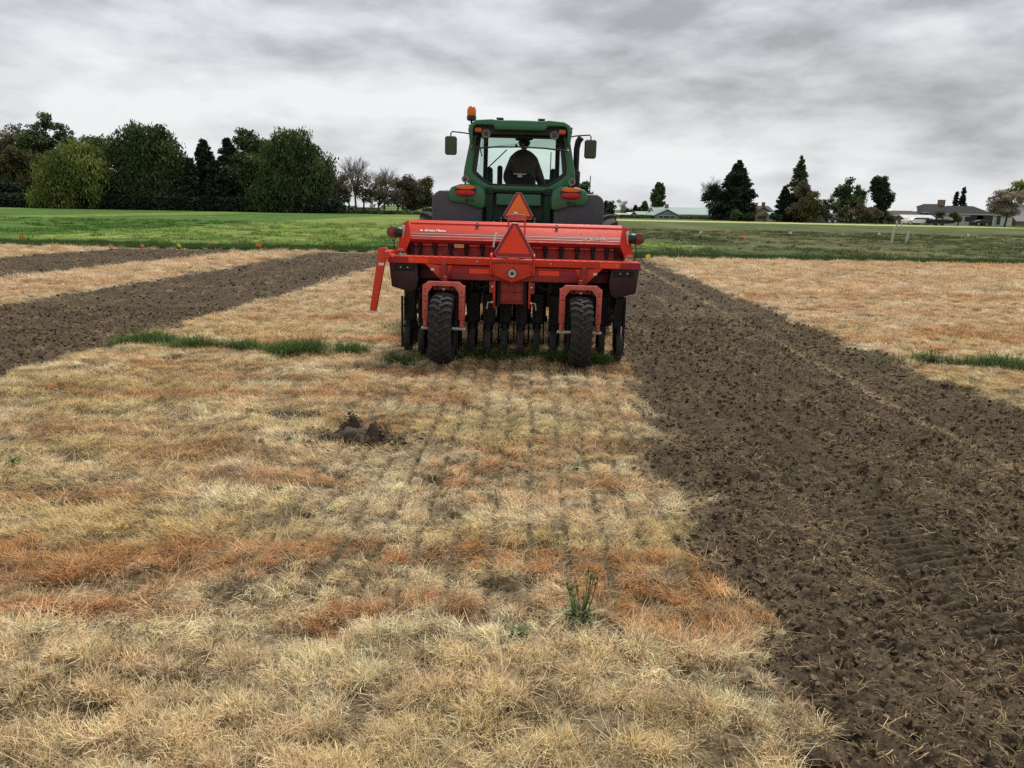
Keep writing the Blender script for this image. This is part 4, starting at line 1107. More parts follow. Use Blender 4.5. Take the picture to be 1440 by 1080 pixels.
for k in range(13):
    o = co_ if k == 0 else copy_tree(co_, D)
    o.location = (-1.168 + k * .1945, -.05 if k % 2 else .12, 0)
for s in (-1, 1):
    for x_ in (.52, 1.0): MB().box((s * x_, .80, .75), (.06, .06, .42), None, .006).build('hanger', BLACK, D)
MB().box((0, .97, .74), (2.5, .07, .07), None, .006).build('rock_shaft', BLACK, D)
MB().prism([(1.3, .55), (3.2, .50), (3.2, .60), (1.3, .72)], 'x', -.06, .06).build('drawbar', MAROON, D)
MB().box((0, .34, .055 + .9), (.4, .02, .03)).build('cable_tray', BLACK, D)
for q, x_ in enumerate((-1.33, 1.33)):
    MB().box((x_, .55, .38), (.025, .035, .62), None, .004).build('stand_leg', BLACK, D)
    MB().tube([(x_ - .045, .42, .42), (x_ - .045, .42, .20)], .008, 6).build('guard_rod', PALE, D)
# ------------------------------------------------------------------ the tractor
tractor = empty('tractor', (0.035, 11.7, 0), 'green farm tractor with a tall glazed cab and grey fenders pulling the red drill', 'tractor', None, (0, R(0.5), R(-1.2)))
T = tractor
# rear wheels
def big_tyre(Rr, W_, nlug, lugh, rim_r):
    m = MB(); prof = [(-W_ * .38, rim_r), (-W_ * .5, rim_r + (Rr - rim_r) * .35), (-W_ * .5, Rr - .14), (-W_ * .43, Rr - .07), (-W_ * .25, Rr - lugh), (0, Rr - lugh + .008), (W_ * .25, Rr - lugh), (W_ * .43, Rr - .07), (W_ * .5, Rr - .14), (W_ * .5, rim_r + (Rr - rim_r) * .35), (W_ * .38, rim_r)]
    m.lathe(prof, 'x', (0, 0, 0), 48)
    for k in range(nlug):
        for sd_ in (-1, 1):
            a0 = 2 * math.pi * (k + (.5 if sd_ > 0 else 0)) / nlug; ring = []
            for j in range(5):
                t = j / 4; x_ = sd_ * lerp(-.02, W_ / 2, t); a = a0 + .30 * t / max(Rr, .6)
                ro = Rr - .05 * t ** 3; ri = ro - lugh * 1.3 - .05 * t ** 3; hw = .028 / Rr
                for r_, q in ((ri, -hw * 1.3), (ro, -hw), (ro, hw), (ri, hw * 1.3)): ring.append((x_, math.sin(a + q) * r_, math.cos(a + q) * r_))
            fs = [(4 * j + i, 4 * j + (i + 1) % 4, 4 * j + 4 + (i + 1) % 4, 4 * j + 4 + i) for j in range(4) for i in range(4)] + [(0, 1, 2, 3), (19, 18, 17, 16)]
            m.add(ring, fs)
    return m
for s in (-1, 1):
    w = bpy.data.objects.new('rear_wheel', None); C.objects.link(w); w.parent = T; w.location = (s * 1.19, 0, .86)
    big_tyre(.87, .50, 20, .05, .50).build('tyre', RUBBER, w)
    MB().lathe([(-.19, .50), (-.2, .47), (-.05, .42), (-.04, .12), (.04, .12), (.05, .42), (.2, .47), (.19, .50)], 'x', (0, 0, 0), 28).build('rim', YELLOW, w)
    w2 = bpy.data.objects.new('front_wheel', None); C.objects.link(w2); w2.parent = T; w2.location = (s * .95, 2.55, .64)
    big_tyre(.64, .40, 18, .04, .36).build('tyre', RUBBER, w2)
    MB().lathe([(-.15, .36), (-.16, .34), (-.04, .30), (-.03, .1), (.03, .1), (.04, .30), (.16, .34), (.15, .36)], 'x', (0, 0, 0), 24).build('rim', YELLOW, w2)
MB().tube([(-1.0, 0, .86), (1.0, 0, .86)], .13, 14).build('rear_axle', GREEN_D, T)
MB().tube([(-.85, 2.55, .62), (.85, 2.55, .62)], .08, 10).build('front_axle', GREEN_D, T)
MB().box((0, .3, .95), (.55, 1.2, .6), None, .05).build('gearbox', GREEN_D, T)
# bonnet
bn = MB(); secs = []
for y_, w_, zt in ((1.35, .80, 1.86), (2.2, .76, 1.80), (3.0, .70, 1.66), (3.25, .62, 1.5)):
    secs.append([(-w_ / 2, y_, .95), (-w_ / 2, y_, zt - .18), (-w_ / 2 + .08, y_, zt - .05), (-w_ / 2 + .2, y_, zt), (w_ / 2 - .2, y_, zt), (w_ / 2 - .08, y_, zt - .05), (w_ / 2, y_, zt - .18), (w_ / 2, y_, .95)])
vs = [v for s in secs for v in s]; fs = [(8 * j + i, 8 * j + i + 1, 8 * j + 9 + i, 8 * j + 8 + i) for j in range(3) for i in range(7)] + [tuple(range(8)), tuple(range(31, 23, -1))]
bn.add(vs, fs, True).build('bonnet', GREEN, T)

# fenders: grey plastic arch with a green inner cap
def arch(x0, x1, R0, a0, a1, thick, zc, yc, rnd=.10, n=18):
    """arch over the wheel with rounded outer shoulder; a from back (0 = straight back) to front"""
    sec = []                                # cross-section across x: (x, radial)
    lo, hi = min(x0, x1), max(x0, x1)
    sec = [(lo, -.16), (lo, -rnd)] + [(lo + rnd * (1 - math.cos(t)), -rnd + rnd * math.sin(t)) for t in (.4, .8, 1.2, 1.57)] + \
          [(hi - rnd * (1 - math.cos(t)), -rnd + rnd * math.sin(t)) for t in (1.57, 1.2, .8, .4)] + [(hi, -rnd), (hi, -.16)]
    m = MB(); vs = []; k = len(sec)
    for i in range(n + 1):
        a = lerp(a0, a1, i / n)
        for x_, dr in sec: vs.append((x_, yc - math.cos(a) * (R0 + dr), zc + math.sin(a) * (R0 + dr)))
        for x_, dr in reversed(sec):
            xi = min(max(x_, lo + thick), hi - thick); d2 = max(dr - thick, -.16)
            vs.append((xi, yc - math.cos(a) * (R0 + d2), zc + math.sin(a) * (R0 + d2)))
    kk = 2 * k
    fs = [(kk * i + j, kk * i + (j + 1) % kk, kk * (i + 1) + (j + 1) % kk, kk * (i + 1) + j) for i in range(n) for j in range(kk)]
    fs += [tuple(range(kk - 1, -1, -1)), tuple(kk * n + j for j in range(kk))]
    return m.add(vs, fs, True)
for s in (-1, 1):
    xa, xb = s * .50, s * 1.185
    fd = arch(xa, xb, 1.02, R(22), R(150), .012, .96, .12, .11).build('fender', GREYF, T)
    # upright rear face of the fender
    m = MB(); o_ = [(s * .50, 1.50), (s * .50, 1.80), (s * .95, 1.955), (s * 1.09, 1.955), (s * 1.165, 1.91), (s * 1.19, 1.84), (s * 1.195, 1.50)]
    m.prism(o_[::-s], 'y', -.80, -.30).build('fender_skirt', GREYF, fd, bevel=.03)
    # green cap
    cp_ = [(s * .46, 1.74), (s * .455, 1.90), (s * .48, 2.00), (s * .56, 2.045), (s * .80, 2.045), (s * .93, 2.00), (s * .965, 1.90), (s * .955, 1.83), (s * .90, 1.80), (s * .72, 1.79), (s * .52, 1.72)]
    gc = MB().prism(cp_[::-s], 'y', -.86, -.15).build('fender_cap', GREEN, T, bevel=.03)
    tl = bpy.data.objects.new('tail_light', None); C.objects.link(tl); tl.parent = T; tl.location = (s * .72, -.875, 1.955)
    def oval(w_, h_, y0_, y1_, z_, nn=20, p=2.6, taper=1.0):
        pts = []
        for i in range(nn):
            a = 2 * math.pi * i / nn; c_, s_q = math.cos(a), math.sin(a)
            pts.append((w_ / 2 * math.copysign(abs(c_) ** (2 / p), c_), z_ + h_ / 2 * math.copysign(abs(s_q) ** (2 / p), s_q)))
        return pts
    MB().prism(oval(.29, .15, 0, 0, 0), 'y', -.005, .05).build('housing', PLAST, tl, bevel=.008)
    MB().prism(oval(.27, .085, 0, 0, -.026), 'y', -.045, -.004).build('red_lens', REDLENS, tl, bevel=.014)
    MB().prism(oval(.255, .055, 0, 0, .047), 'y', -.048, -.003).build('amber_lens', AMBER, tl, bevel=.014)
    MB().box((s * .70, -.862, 1.83), (.055, .02, .045), None, .006).build('socket', PLAST, gc)
    MB().box((s * .70 + .075, -.862, 1.828), (.06, .012, .035), None, .006).build('recess', GREEN_D, gc)
    def work_light(x_, y_, z_, r_, stalk, tilt=0):
        wl = bpy.data.objects.new('work_light', None); C.objects.link(wl); wl.parent = T; wl.location = (x_, y_, z_)
        MB().lathe([(.07, r_ * .5), (.05, r_ * .85), (0, r_), (-.02, r_), (-.022, r_ * .84), (-.012, r_ * .78)], 'y', (0, 0, 0), 24).build('housing', LAMPGREY, wl)
        MB().lathe([(-.014, r_ * .2), (-.012, r_ * .55), (-.008, r_ * .80)], 'y', (0, 0, 0), 24).build('lens', LENSD, wl)
        if stalk: MB().tube([(0, .02, -r_ * .9), (0, .03, -stalk)], .012, 8).build('stalk', BLACK, wl)
        return wl
    if s == -1:
        LAMPGREY = mat('grey_lamp_housing', (.24, .24, .235), .5, var=.1); LENSD = mat('dark_lamp_lens', (.07, .03, .025), .12, var=.3, vscale=60)
    work_light(s * .735, -.78, 2.115, .048, .10)
    work_light(s * .475, -.50, 2.745, .062, 0)

# cab: rear frame with six-sided opening
OUT = [(-.66, 2.82), (-.70, 2.70), (-.785, 2.28), (-.80, 2.13), (-.64, 2.02), (-.46, 1.98), (.46, 1.98), (.64, 2.02), (.80, 2.13), (.785, 2.28), (.70, 2.70), (.66, 2.82)]
INN = [(-.60, 2.74), (-.615, 2.62), (-.665, 2.30), (-.66, 2.22), (-.55, 2.13), (-.42, 2.055), (.42, 2.055), (.55, 2.13), (.66, 2.22), (.665, 2.30), (.615, 2.62), (.60, 2.74)]
def ring_frame(out, inn, ya, yb, mt, name, parent, bevel=.012):
    n_ = len(out); vs = [(x, ya, z) for x, z in out] + [(x, ya, z) for x, z in inn] + [(x, yb, z) for x, z in out] + [(x, yb, z) for x, z in inn]; fs = []
    for j in range(n_):
        k = (j + 1) % n_
        fs += [(j, k, n_ + k, n_ + j), (2 * n_ + j, 3 * n_ + j, 3 * n_ + k, 2 * n_ + k), (j, 2 * n_ + j, 2 * n_ + k, k), (n_ + j, n_ + k, 3 * n_ + k, 3 * n_ + j)]
    return MB().add(vs, fs).build(name, mt, parent, bevel=bevel)
cf = ring_frame(OUT, INN, -.40, -.30, GREEN, 'cab_frame', T, .02)
INN2 = [(x * .93 if abs(z) else x, z - .02 if z > 2.4 else z + .018) for x, z in INN]
ring_frame(INN, [(x * .925, (z - .03 if z > 2.4 else z + .022)) for x, z in INN], -.385, -.33, PLAST, 'window_seal', T, .004)
# side frames running forward, doors and glass
def post(name, a, b, w_, d_, mt, parent=T):
    a = Vector(a); b = Vector(b); q = (b - a); m_ = q.to_track_quat('Z', 'Y').to_matrix()
    return MB().box((a + b) / 2, (w_, d_, q.length), m_, .012).build(name, mt, parent)
for s in (-1, 1):
    post('rear_pillar', (s * .70, -.28, 2.10), (s * .62, -.24, 2.80), .10, .12, GREEN)
    post('door_pillar', (s * .78, .45, 1.45), (s * .68, .45, 2.85), .06, .07, PLAST)
    post('front_pillar', (s * .60, 1.42, 1.35), (s * .58, 1.28, 2.88), .07, .07, PLAST)
    post('sill', (s * .78, -.3, 1.50), (s * .62, 1.4, 1.36), .08, .10, GREEN_D)
    MB().add([(s * .765, -.22, 2.1), (s * .785, .44, 1.5), (s * .69, .44, 2.84), (s * .65, -.22, 2.76)], [(0, 1, 2, 3)]).build('side_window', GLASS, T, fix=False)
    MB().add([(s * .785, .48, 1.5), (s * .61, 1.40, 1.4), (s * .59, 1.28, 2.84), (s * .69, .48, 2.84)], [(0, 1, 2, 3)]).build('door_window', GLASS, T, fix=False)
    MB().box((s * .80, .2, 1.75), (.03, .5, .5), None, .01).build('side_panel', GREEN_D, T) if False else None
MB().add([(-.59, 1.43, 1.45), (.59, 1.43, 1.45), (.57, 1.30, 2.865), (-.57, 1.30, 2.865)], [(0, 1, 2, 3)]).build('windscreen', GLASS, T, fix=False)
MB().box((0, 1.36, 2.875), (1.2, .10, .02), None, .01).build('windscreen_header', PLAST, T)
MB().box((0, 1.42, 1.42), (1.2, .08, .12), None, .01).build('windscreen_sill', PLAST, T)
MB().box((0, .55, 1.42), (1.35, 1.9, .08), None, .01).build('cab_floor', BLACK, T)

# roof
m = MB(); rp = [(-.735, 2.845), (-.742, 2.86), (-.70, 2.875), (-.60, 2.925), (-.42, 2.945), (-.30, 2.935), (-.16, 2.945), (.16, 2.945), (.30, 2.935), (.42, 2.945), (.60, 2.925), (.70, 2.875), (.742, 2.86), (.735, 2.845), (.63, 2.888), (-.63, 2.888)]
n_ = len(rp); vs = []
for y_, k, dz in ((-.43, .985, -.012), (-.40, .99, -.002), (0, 1.0, .01), (1.2, 1.0, 0), (1.55, .95, -.005), (1.62, .90, -.02)):
    vs += [(x * k, y_, z + (dz if z > 2.87 else 0)) for x, z in rp]
fs = [(n_ * j + i, n_ * j + (i + 1) % n_, n_ * (j + 1) + (i + 1) % n_, n_ * (j + 1) + i) for j in range(5) for i in range(n_)] + [tuple(range(n_)), tuple(range(6 * n_ - 1, 5 * n_ - 1, -1))]
# rear face: green brow above, dark recess below
roof = m.add(vs, fs, True).build('roof', GREEN, T)
brow = [(-.69, 2.71), (-.705, 2.79), (-.66, 2.86), (-.57, 2.905), (.57, 2.905), (.66, 2.86), (.705, 2.79), (.69, 2.71), (.655, 2.60), (.635, 2.60), (.625, 2.76), (.59, 2.825), (-.59, 2.825), (-.625, 2.76), (-.635, 2.60), (-.655, 2.60)]
ro = brow[:8] + [(.672, 2.60)] ; ri = None
B_OUT = [(-.692, 2.60), (-.705, 2.71), (-.72, 2.79), (-.68, 2.865), (-.60, 2.91), (-.40, 2.925), (-.30, 2.915)]
B_IN = [(-.655, 2.60), (-.652, 2.70), (-.65, 2.80), (-.635, 2.835), (-.60, 2.85), (-.38, 2.85), (-.34, 2.79)]
B_OUT += [(-x, z) for x, z in B_OUT[::-1]]; B_IN += [(-x, z) for x, z in B_IN[::-1]]
m = MB(); n_ = 14; vs = [(x, -.645, z) for x, z in B_OUT] + [(x, -.655, z) for x, z in B_IN] + [(x, -.40, z) for x, z in B_OUT] + [(x, -.40, z) for x, z in B_IN]; fs = []
for j in range(13):
    fs += [(j, j + 1, n_ + j + 1, n_ + j), (2 * n_ + j, 3 * n_ + j, 3 * n_ + j + 1, 2 * n_ + j + 1), (j, 2 * n_ + j, 2 * n_ + j + 1, j + 1), (n_ + j, n_ + j + 1, 3 * n_ + j + 1, 3 * n_ + j)]
fs += [(0, n_, 3 * n_, 2 * n_), (n_ - 1, 3 * n_ - 1, 4 * n_ - 1, 2 * n_ - 1)]
m.add(vs, fs).build('roof_brow', GREEN, roof, bevel=.02)
MB().box((0, -.47, 2.80), (1.29, .06, .13), None, .01).build('lamp_recess', PLAST, T)
for s in (-1, 1):
    tu = MB().box((s * .585 * 1.0, -.515, 2.79), (.115, .05, .075), None, .018).build('turn_signal', PLAST, T)
    MB().box((s * .585, -.545, 2.79), (.105, .03, .065), None, .022).build('lens', AMBER, tu)
    MB().box((s * .29, -.10, 2.955), (.10, .8, .016), None, .006).build('roof_rib', GREEN, roof)
# swung-open rear window with its dark lower edge and two knobs
wl_, wr_, wt, wb = -.60, .60, .60, .665
pane_v = [(-wt, -.41, 2.715), (wt, -.41, 2.715), (wb, -.80, 2.515), (.35, -.82, 2.545), (0, -.83, 2.555), (-.35, -.82, 2.545), (-wb, -.80, 2.515)]
rw = MB().add(pane_v, [(0, 1, 2, 3, 4, 5, 6)]).build('rear_window', GLASS2, T, fix=False)
rw['label'] = 'rear window swung open'
MB().tube([pane_v[6], pane_v[5], pane_v[4], pane_v[3], pane_v[2]], .011, 6).build('window_edge', PLAST, rw)
MB().tube([pane_v[0], pane_v[6]], .007, 6).tube([pane_v[1], pane_v[2]], .007, 6).build('window_side_edge', STEEL, rw)
for x_ in (-.045, .045): MB().lathe([(-.02, .012), (.0, .018), (.03, .018)], 'y', (x_, -.82, 2.575), 10).build('knob', BLACK, rw)
for s in (-1, 1): MB().tube([(s * .54, -.36, 2.45), (s * .55, -.70, 2.56)], .009, 6).build('gas_strut', BLACK, rw)

# body below the window
MB().box((0, -.27, 1.78), (1.2, .05, .46), None, .01).build('rear_panel', GREEN_D, T)
MB().box((0, -.37, 1.97), (.90, .06, .045), None, .01).build('panel_ledge', BLACK, T)
MB().box((0, -.40, 1.86), (.64, .03, .16), None, .008).build('panel_cover', GREEN, T)
for s in (-1, 1):
    MB().box((s * .42, -.34, 1.78), (.11, .14, .50), None, .015).build('panel_column', GREEN_D, T)
    MB().box((s * .42, -.35, 1.955), (.13, .16, .06), None, .015).build('column_cap', PLAST, T)
    MB().tube([(s * .3, -.45, 1.55), (s * .32, -.6, 1.45), (s * .30, -.75, 1.1)], .03, 8).build('lift_arm', BLACK, T)
    MB().prism([(s * .46, 1.20), (s * .46, 2.05), (s * .62, 2.05), (s * .66, 1.9), (s * .66, 1.2)][::s], 'y', -.30, -.24).build('inner_wheel_panel', GREEN_D, T)
    for z_ in (1.60, 1.56): MB().lathe([(-.03, .012), (.0, .018), (.03, .018)], 'y', (s * .24, -.42, z_), 8).build('coupler', STEEL, T)
MB().box((0, -.42, 1.58), (.40, .12, .14), None, .02).build('hydraulic_block', BLACK, T)
smv(.012, -1.02, 1.60, .405, T, TAPE_O2)
MB().box((.012, -.72, 1.66), (.05, .58, .04), None, .006).build('sign_mount', BLACK, T)

# beacon, mirrors, exhaust
bc = bpy.data.objects.new('beacon', None); C.objects.link(bc); bc.parent = T; bc.location = (-.70, -.28, 2.93); bc.scale = (1.15, 1.15, 1.0)
MB().tube([(.03, 0, -.09), (.0, 0, -.02), (0, 0, .02)], .014, 8).build('stem', BLACK, bc)
MB().lathe([(.0, .035), (.01, .055), (.05, .06), (.07, .055)], 'z', (0, 0, 0), 20).build('base', PLAST, bc)
MB().lathe([(.07, .052), (.10, .056), (.15, .055), (.185, .042), (.20, .02), (.205, .003)], 'z', (0, 0, 0), 20).build('lens', AMBER, bc)
for s in (-1, 1):
    mr = bpy.data.objects.new('mirror', None); C.objects.link(mr); mr.parent = T
    mr.location = (s * 1.02, .0, 2.61)
    MB().tube([(-s * .36, .25, .17), (-s * .20, .05, .185), (-s * .02, 0, .195), (0, 0, .17), (0, 0, .12)], .0095, 8).build('arm', BLACK, mr)
    MB().box((0, .02, 0), (.175, .06, .265), None, .025).build('housing', PLAST, mr)
    MB().box((0, -.024, 0), (.150, .004, .240), (R(3), 0, R(-s * 6)), .0015).build('glass', CHROME if s < 0 else CHROME, mr)
ex = MB().tube([(.90, 1.5, 1.4), (.90, 1.5, 2.35)], .075, 16).tube([(.90, 1.5, 2.35), (.90, 1.5, 2.72), (.92, 1.5, 2.83), (.965, 1.48, 2.90)], [.05, .05, .052, .055], 14).build('exhaust_pipe', BLACK, T)
MB().lathe([(2.30, .078), (2.36, .07), (2.38, .05)], 'z', (.90, 1.5, 0), 16).build('heat_shield', PLAST, ex)
# small front mirrors and wipers seen through the cab
for s in (-1, 1):
    MB().box((s * .585, 1.62, 2.17), (.13, .03, .22), None, .02).build('front_work_light', GREEN, T) if False else None
    MB().lathe([(-.03, .05), (.03, .06), (.05, .03)], 'y', (s * .53, 1.50, 2.34), 16).build('front_lamp', PLAST, T)
    MB().box((s * .53, 1.52, 2.20), (.12, .05, .24), None, .02).build('front_mirror', GREEN_D, T)
MB().tube([(-.24, 1.27, 2.66), (-.62, 1.33, 2.30)], .010, 5).build('wiper', BLACK, T)
MB().box((.43, .85, 2.12), (.23, .06, .16), (0, 0, .2), .015).build('monitor', PLAST, T)
MB().tube([(.43, .86, 2.05), (.50, .9, 1.5)], .014, 6).build('monitor_arm', BLACK, T)
MB().tube([(.47, 1.0, 2.62), (.47, 1.0, 2.20)], .008, 5).build('cab_cable', BLACK, T)
st = bpy.data.objects.new('seat', None); C.objects.link(st); st.parent = T; st.location = (0, .15, 0)
MB().box((0, .25, 1.80), (.50, .52, .14), None, .05).build('cushion', SEATM, st)
MB().box((.0, -.02, 2.02), (.42, .13, .46), (R(-8), 0, 0), .055).build('backrest', SEATM, st)
MB().box((.0, -.095, 2.235), (.19, .03, .02), None, .006).box((.0, -.10, 2.205), (.07, .03, .045), None, .006).build('seat_plate', PALE, st)
MB().box((-.305, .16, 2.16), (.075, .16, .40), None, .02).build('armrest', SEATM, st)
MB().box((.34, .22, 1.95), (.12, .40, .14), None, .03).build('control_console', PLAST, st)
MB().box((0, .25, 1.60), (.32, .36, .30), None, .03).build('suspension', PLAST, st)
sw_ = MB(); pts = [(.19 * math.cos(a), 1.00 + .19 * math.sin(a) * .75, 2.02 - .19 * math.sin(a) * -.5) for a in np.linspace(0, 2 * math.pi, 25)]
sw_.tube(pts, .015, 8, False); sw_.tube([(0, 1.0, 2.02), (0, 1.2, 1.45)], .03, 8); sw_.tube([(-.18, 1.0, 2.02), (.18, 1.0, 2.02)], .012, 6)
sw_.build('steering_wheel', PLAST, T)

# ------------------------------------------------------------------ the driver
def skin(name, pts, edges, radii, mt, parent=None, sub=2, root=0):
    me_ = bpy.data.meshes.new(name); me_.from_pydata([Vector(p) for p in pts], edges, [])
    o = bpy.data.objects.new(name, me_); C.objects.link(o)
    md = o.modifiers.new('skin', 'SKIN'); md.use_smooth_shade = True
    for v, r_ in zip(me_.skin_vertices[0].data, radii): v.radius = r_ if isinstance(r_, tuple) else (r_, r_); v.use_root = False
    me_.skin_vertices[0].data[root].use_root = True
    o.modifiers.new('sub', 'SUBSURF').levels = sub; o.modifiers[-1].render_levels = sub
    dg = bpy.context.evaluated_depsgraph_get(); m2 = bpy.data.meshes.new_from_object(o.evaluated_get(dg))
    bpy.data.objects.remove(o); m2.materials.clear(); m2.shade_smooth()
    return link(name, m2, mt, parent)
drv = empty('person', (0.035 + .045, 11.7 + .42, 0), 'driver in a dark jacket and hat seated in the tractor cab, seen from behind', 'person', None, (0, R(0.5), R(-1.2)))
P = [(0.02, 0, 1.92), (0.02, -.02, 2.10), (0.02, -.01, 2.28), (0.01, .02, 2.47), (0.0, .06, 2.63),           # pelvis .. neck
     (-.14, .04, 2.43), (-.24, .06, 2.20), (-.20, .34, 2.10), (-.16, .56, 2.14),                      # left shoulder, elbow, wrist
     (.16, .04, 2.42), (.27, .05, 2.18), (.33, .30, 2.06), (.24, .44, 2.10),
     (-.10, .10, 1.90), (-.15, .48, 1.90), (-.15, .60, 1.52), (.10, .10, 1.90), (.15, .48, 1.90), (.15, .60, 1.52)]
E_ = [(0, 1), (1, 2), (2, 3), (3, 4), (3, 5), (5, 6), (6, 7), (7, 8), (3, 9), (9, 10), (10, 11), (11, 12), (0, 13), (13, 14), (14, 15), (0, 16), (16, 17), (17, 18)]
Rd = [(.20, .15), (.20, .14), (.20, .15), (.15, .13), (.085, .09), .10, .075, .052, .036, .10, .075, .052, .036, .11, .085, .06, .11, .085, .06]
skin('jacket_and_body', P, E_, Rd, JACKET, drv)
# head with ears, nose and hat
HZ_ = 2.72
hd = MB(); vs = []; nn = 20; rows = 14
for i in range(rows + 1):
    ph = math.pi * i / rows
    for j in range(nn):
        th = 2 * math.pi * j / nn; x_ = .078 * math.sin(ph) * math.cos(th); y_ = .098 * math.sin(ph) * math.sin(th); z_ = .122 * math.cos(ph)
        if z_ < -.03: x_ *= 1 + (z_ + .03) * 2.2; y_ = y_ * (1 + (z_ + .03) * 1.5) + .012
        if y_ > .08 and abs(x_) < .02 and -.05 < z_ < .02: y_ += .022
        vs.append((x_, y_, z_))
fs = [(nn * i + j, nn * i + (j + 1) % nn, nn * (i + 1) + (j + 1) % nn, nn * (i + 1) + j) for i in range(rows) for j in range(nn)]
hd.add(vs, fs, True)
for s in (-1, 1): hd.lathe([(-.012, .01), (0, .024), (.01, .022), (.014, .004)], 'x', (s * .078, .0, -.01), 10)
ho = hd.build('head', SKIN, drv, fix=False); ho.location = (.012, .05, HZ_); ho.rotation_euler = (R(-8), 0, R(8))
ht = MB().lathe([(.02, .135), (.028, .14), (.034, .10), (.05, .094), (.10, .088), (.13, .07), (.142, .03), (.144, .004)], 'z', (0, 0, 0), 28).build('hat', HATM, drv)
ht.location = (.012, .05, HZ_ + .02); ht.rotation_euler = (R(-6), R(-3), 0)
hr = MB().lathe([(-.07, .05), (-.05, .078), (0, .083), (.05, .082)], 'z', (0, -.012, 0), 20).build('hair', mat('dark_hair', (.03, .022, .016), .7), drv); hr.location = (.012, .045, HZ_)
for s, wr, aim in ((-1, Vector((-.16, .56, 2.14)), Vector((.05, .45, .04))), (1, Vector((.24, .44, 2.10)), Vector((-.05, .42, .02)))):
    d = aim.normalized(); side = Vector((0, 0, 1)).cross(d).normalized() * s
    pts = [wr, wr + d * .05, wr + d * .09]; ed = [(0, 1), (1, 2)]; rr = [.028, (.036, .018), (.038, .016)]
    for k in range(4):
        b = wr + d * .09 + side * (.024 - .016 * k); i0 = len(pts); L_ = (.055, .065, .06, .045)[k]
        pts += [b, b + d * L_ * .5 + Vector((0, 0, -.012)), b + d * L_ * .7 + Vector((0, 0, -.04))]; ed += [(2, i0), (i0, i0 + 1), (i0 + 1, i0 + 2)]; rr += [.010, .009, .008]
    i0 = len(pts); b = wr + d * .035 - side * -.03
    pts += [b, b + d * .03 + side * .02, b + d * .05 + side * .01 + Vector((0, 0, -.02))]; ed += [(1, i0), (i0, i0 + 1), (i0 + 1, i0 + 2)]; rr += [.012, .010, .009]
    skin('hand', pts, ed, rr, SKIN, drv, 1)
# ------------------------------------------------------------------ trees beyond the fields
def crown_material(name, cols, var=0.35, transl=0.2):
    m = bpy.data.materials.new(name); m.use_nodes = True; t = m.node_tree; t.nodes.clear()
    s = t.nodes.new('ShaderNodeAttribute'); s.attribute_name = 'shade'
    c = ramp(t, s.outputs['Fac'], [(i / (len(cols) - 1), cl) for i, cl in enumerate(cols)])
    p = t.nodes.new('ShaderNodeBsdfPrincipled'); p.inputs['Roughness'].default_value = 0.7; p.inputs['Specular IOR Level'].default_value = 0.2
    tr = t.nodes.new('ShaderNodeBsdfTranslucent'); ms = t.nodes.new('ShaderNodeMixShader'); ms.inputs[0].default_value = transl
    o = t.nodes.new('ShaderNodeOutputMaterial')
    t.links.new(c, p.inputs['Base Color']); t.links.new(c, tr.inputs[0])
    t.links.new(p.outputs[0], ms.inputs[1]); t.links.new(tr.outputs[0], ms.inputs[2]); t.links.new(ms.outputs[0], o.inputs[0])
    return m
CM = {
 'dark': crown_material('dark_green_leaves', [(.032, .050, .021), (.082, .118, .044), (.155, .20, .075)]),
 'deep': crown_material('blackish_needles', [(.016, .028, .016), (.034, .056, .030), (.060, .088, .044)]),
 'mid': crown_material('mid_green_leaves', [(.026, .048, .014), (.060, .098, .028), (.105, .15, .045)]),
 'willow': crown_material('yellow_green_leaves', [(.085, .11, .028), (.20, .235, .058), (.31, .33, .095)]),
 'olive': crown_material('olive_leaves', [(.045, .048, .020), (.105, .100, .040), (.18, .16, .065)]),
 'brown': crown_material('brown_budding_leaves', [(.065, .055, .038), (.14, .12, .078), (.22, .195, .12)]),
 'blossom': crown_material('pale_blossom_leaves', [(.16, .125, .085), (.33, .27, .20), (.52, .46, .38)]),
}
BARK = mat('tree_bark', (.055, .045, .036), .9, var=.3, vscale=3, bump=.4)
TWIG = mat('grey_twigs', (.14, .12, .105), .9, var=.2, vscale=3)

def cards(pos, size, up, g, aspect=1.0, flat=0.6):
    """small leaf clump faces at POS, turned every way; returns verts, faces"""
    n = len(pos)
    nrm = g.normal(0, 1, (n, 3)); nrm[:, 2] += flat; nrm /= np.linalg.norm(nrm, axis=1, keepdims=True)
    a = np.cross(nrm, g.normal(0, 1, (n, 3))); a /= np.linalg.norm(a, axis=1, keepdims=True)
    if up is not None:
        a = a * (1 - up) + np.array([0, 0, 1.0]) * up; a /= np.linalg.norm(a, axis=1, keepdims=True)
        nrm = np.cross(a, g.normal(0, 1, (n, 3))); nrm /= np.linalg.norm(nrm, axis=1, keepdims=True)
    b = np.cross(nrm, a)
    s = (size * g.uniform(.6, 1.35, n))[:, None]
    j = lambda: g.uniform(.7, 1.2, (n, 1))
    v = np.stack([pos - a * s * aspect * j(), pos - b * s * .55 * j(), pos + a * s * aspect * j(), pos + b * s * .55 * j()], 1).reshape(-1, 3)
    return v, np.arange(n * 4).reshape(n, 4)
def mesh_np(name, v, f, shade, mt, parent):
    me = bpy.data.meshes.new(name); me.vertices.add(len(v)); me.vertices.foreach_set('co', v.ravel())
    me.loops.add(f.size); me.loops.foreach_set('vertex_index', f.ravel().astype(np.int32)); me.polygons.add(len(f))
    me.polygons.foreach_set('loop_start', np.arange(0, f.size, f.shape[1], dtype=np.int32)); me.update(calc_edges=True)
    me.attributes.new('shade', 'FLOAT', 'POINT').data.foreach_set('value', shade.astype(np.float32))
    return link(name, me, mt, parent)
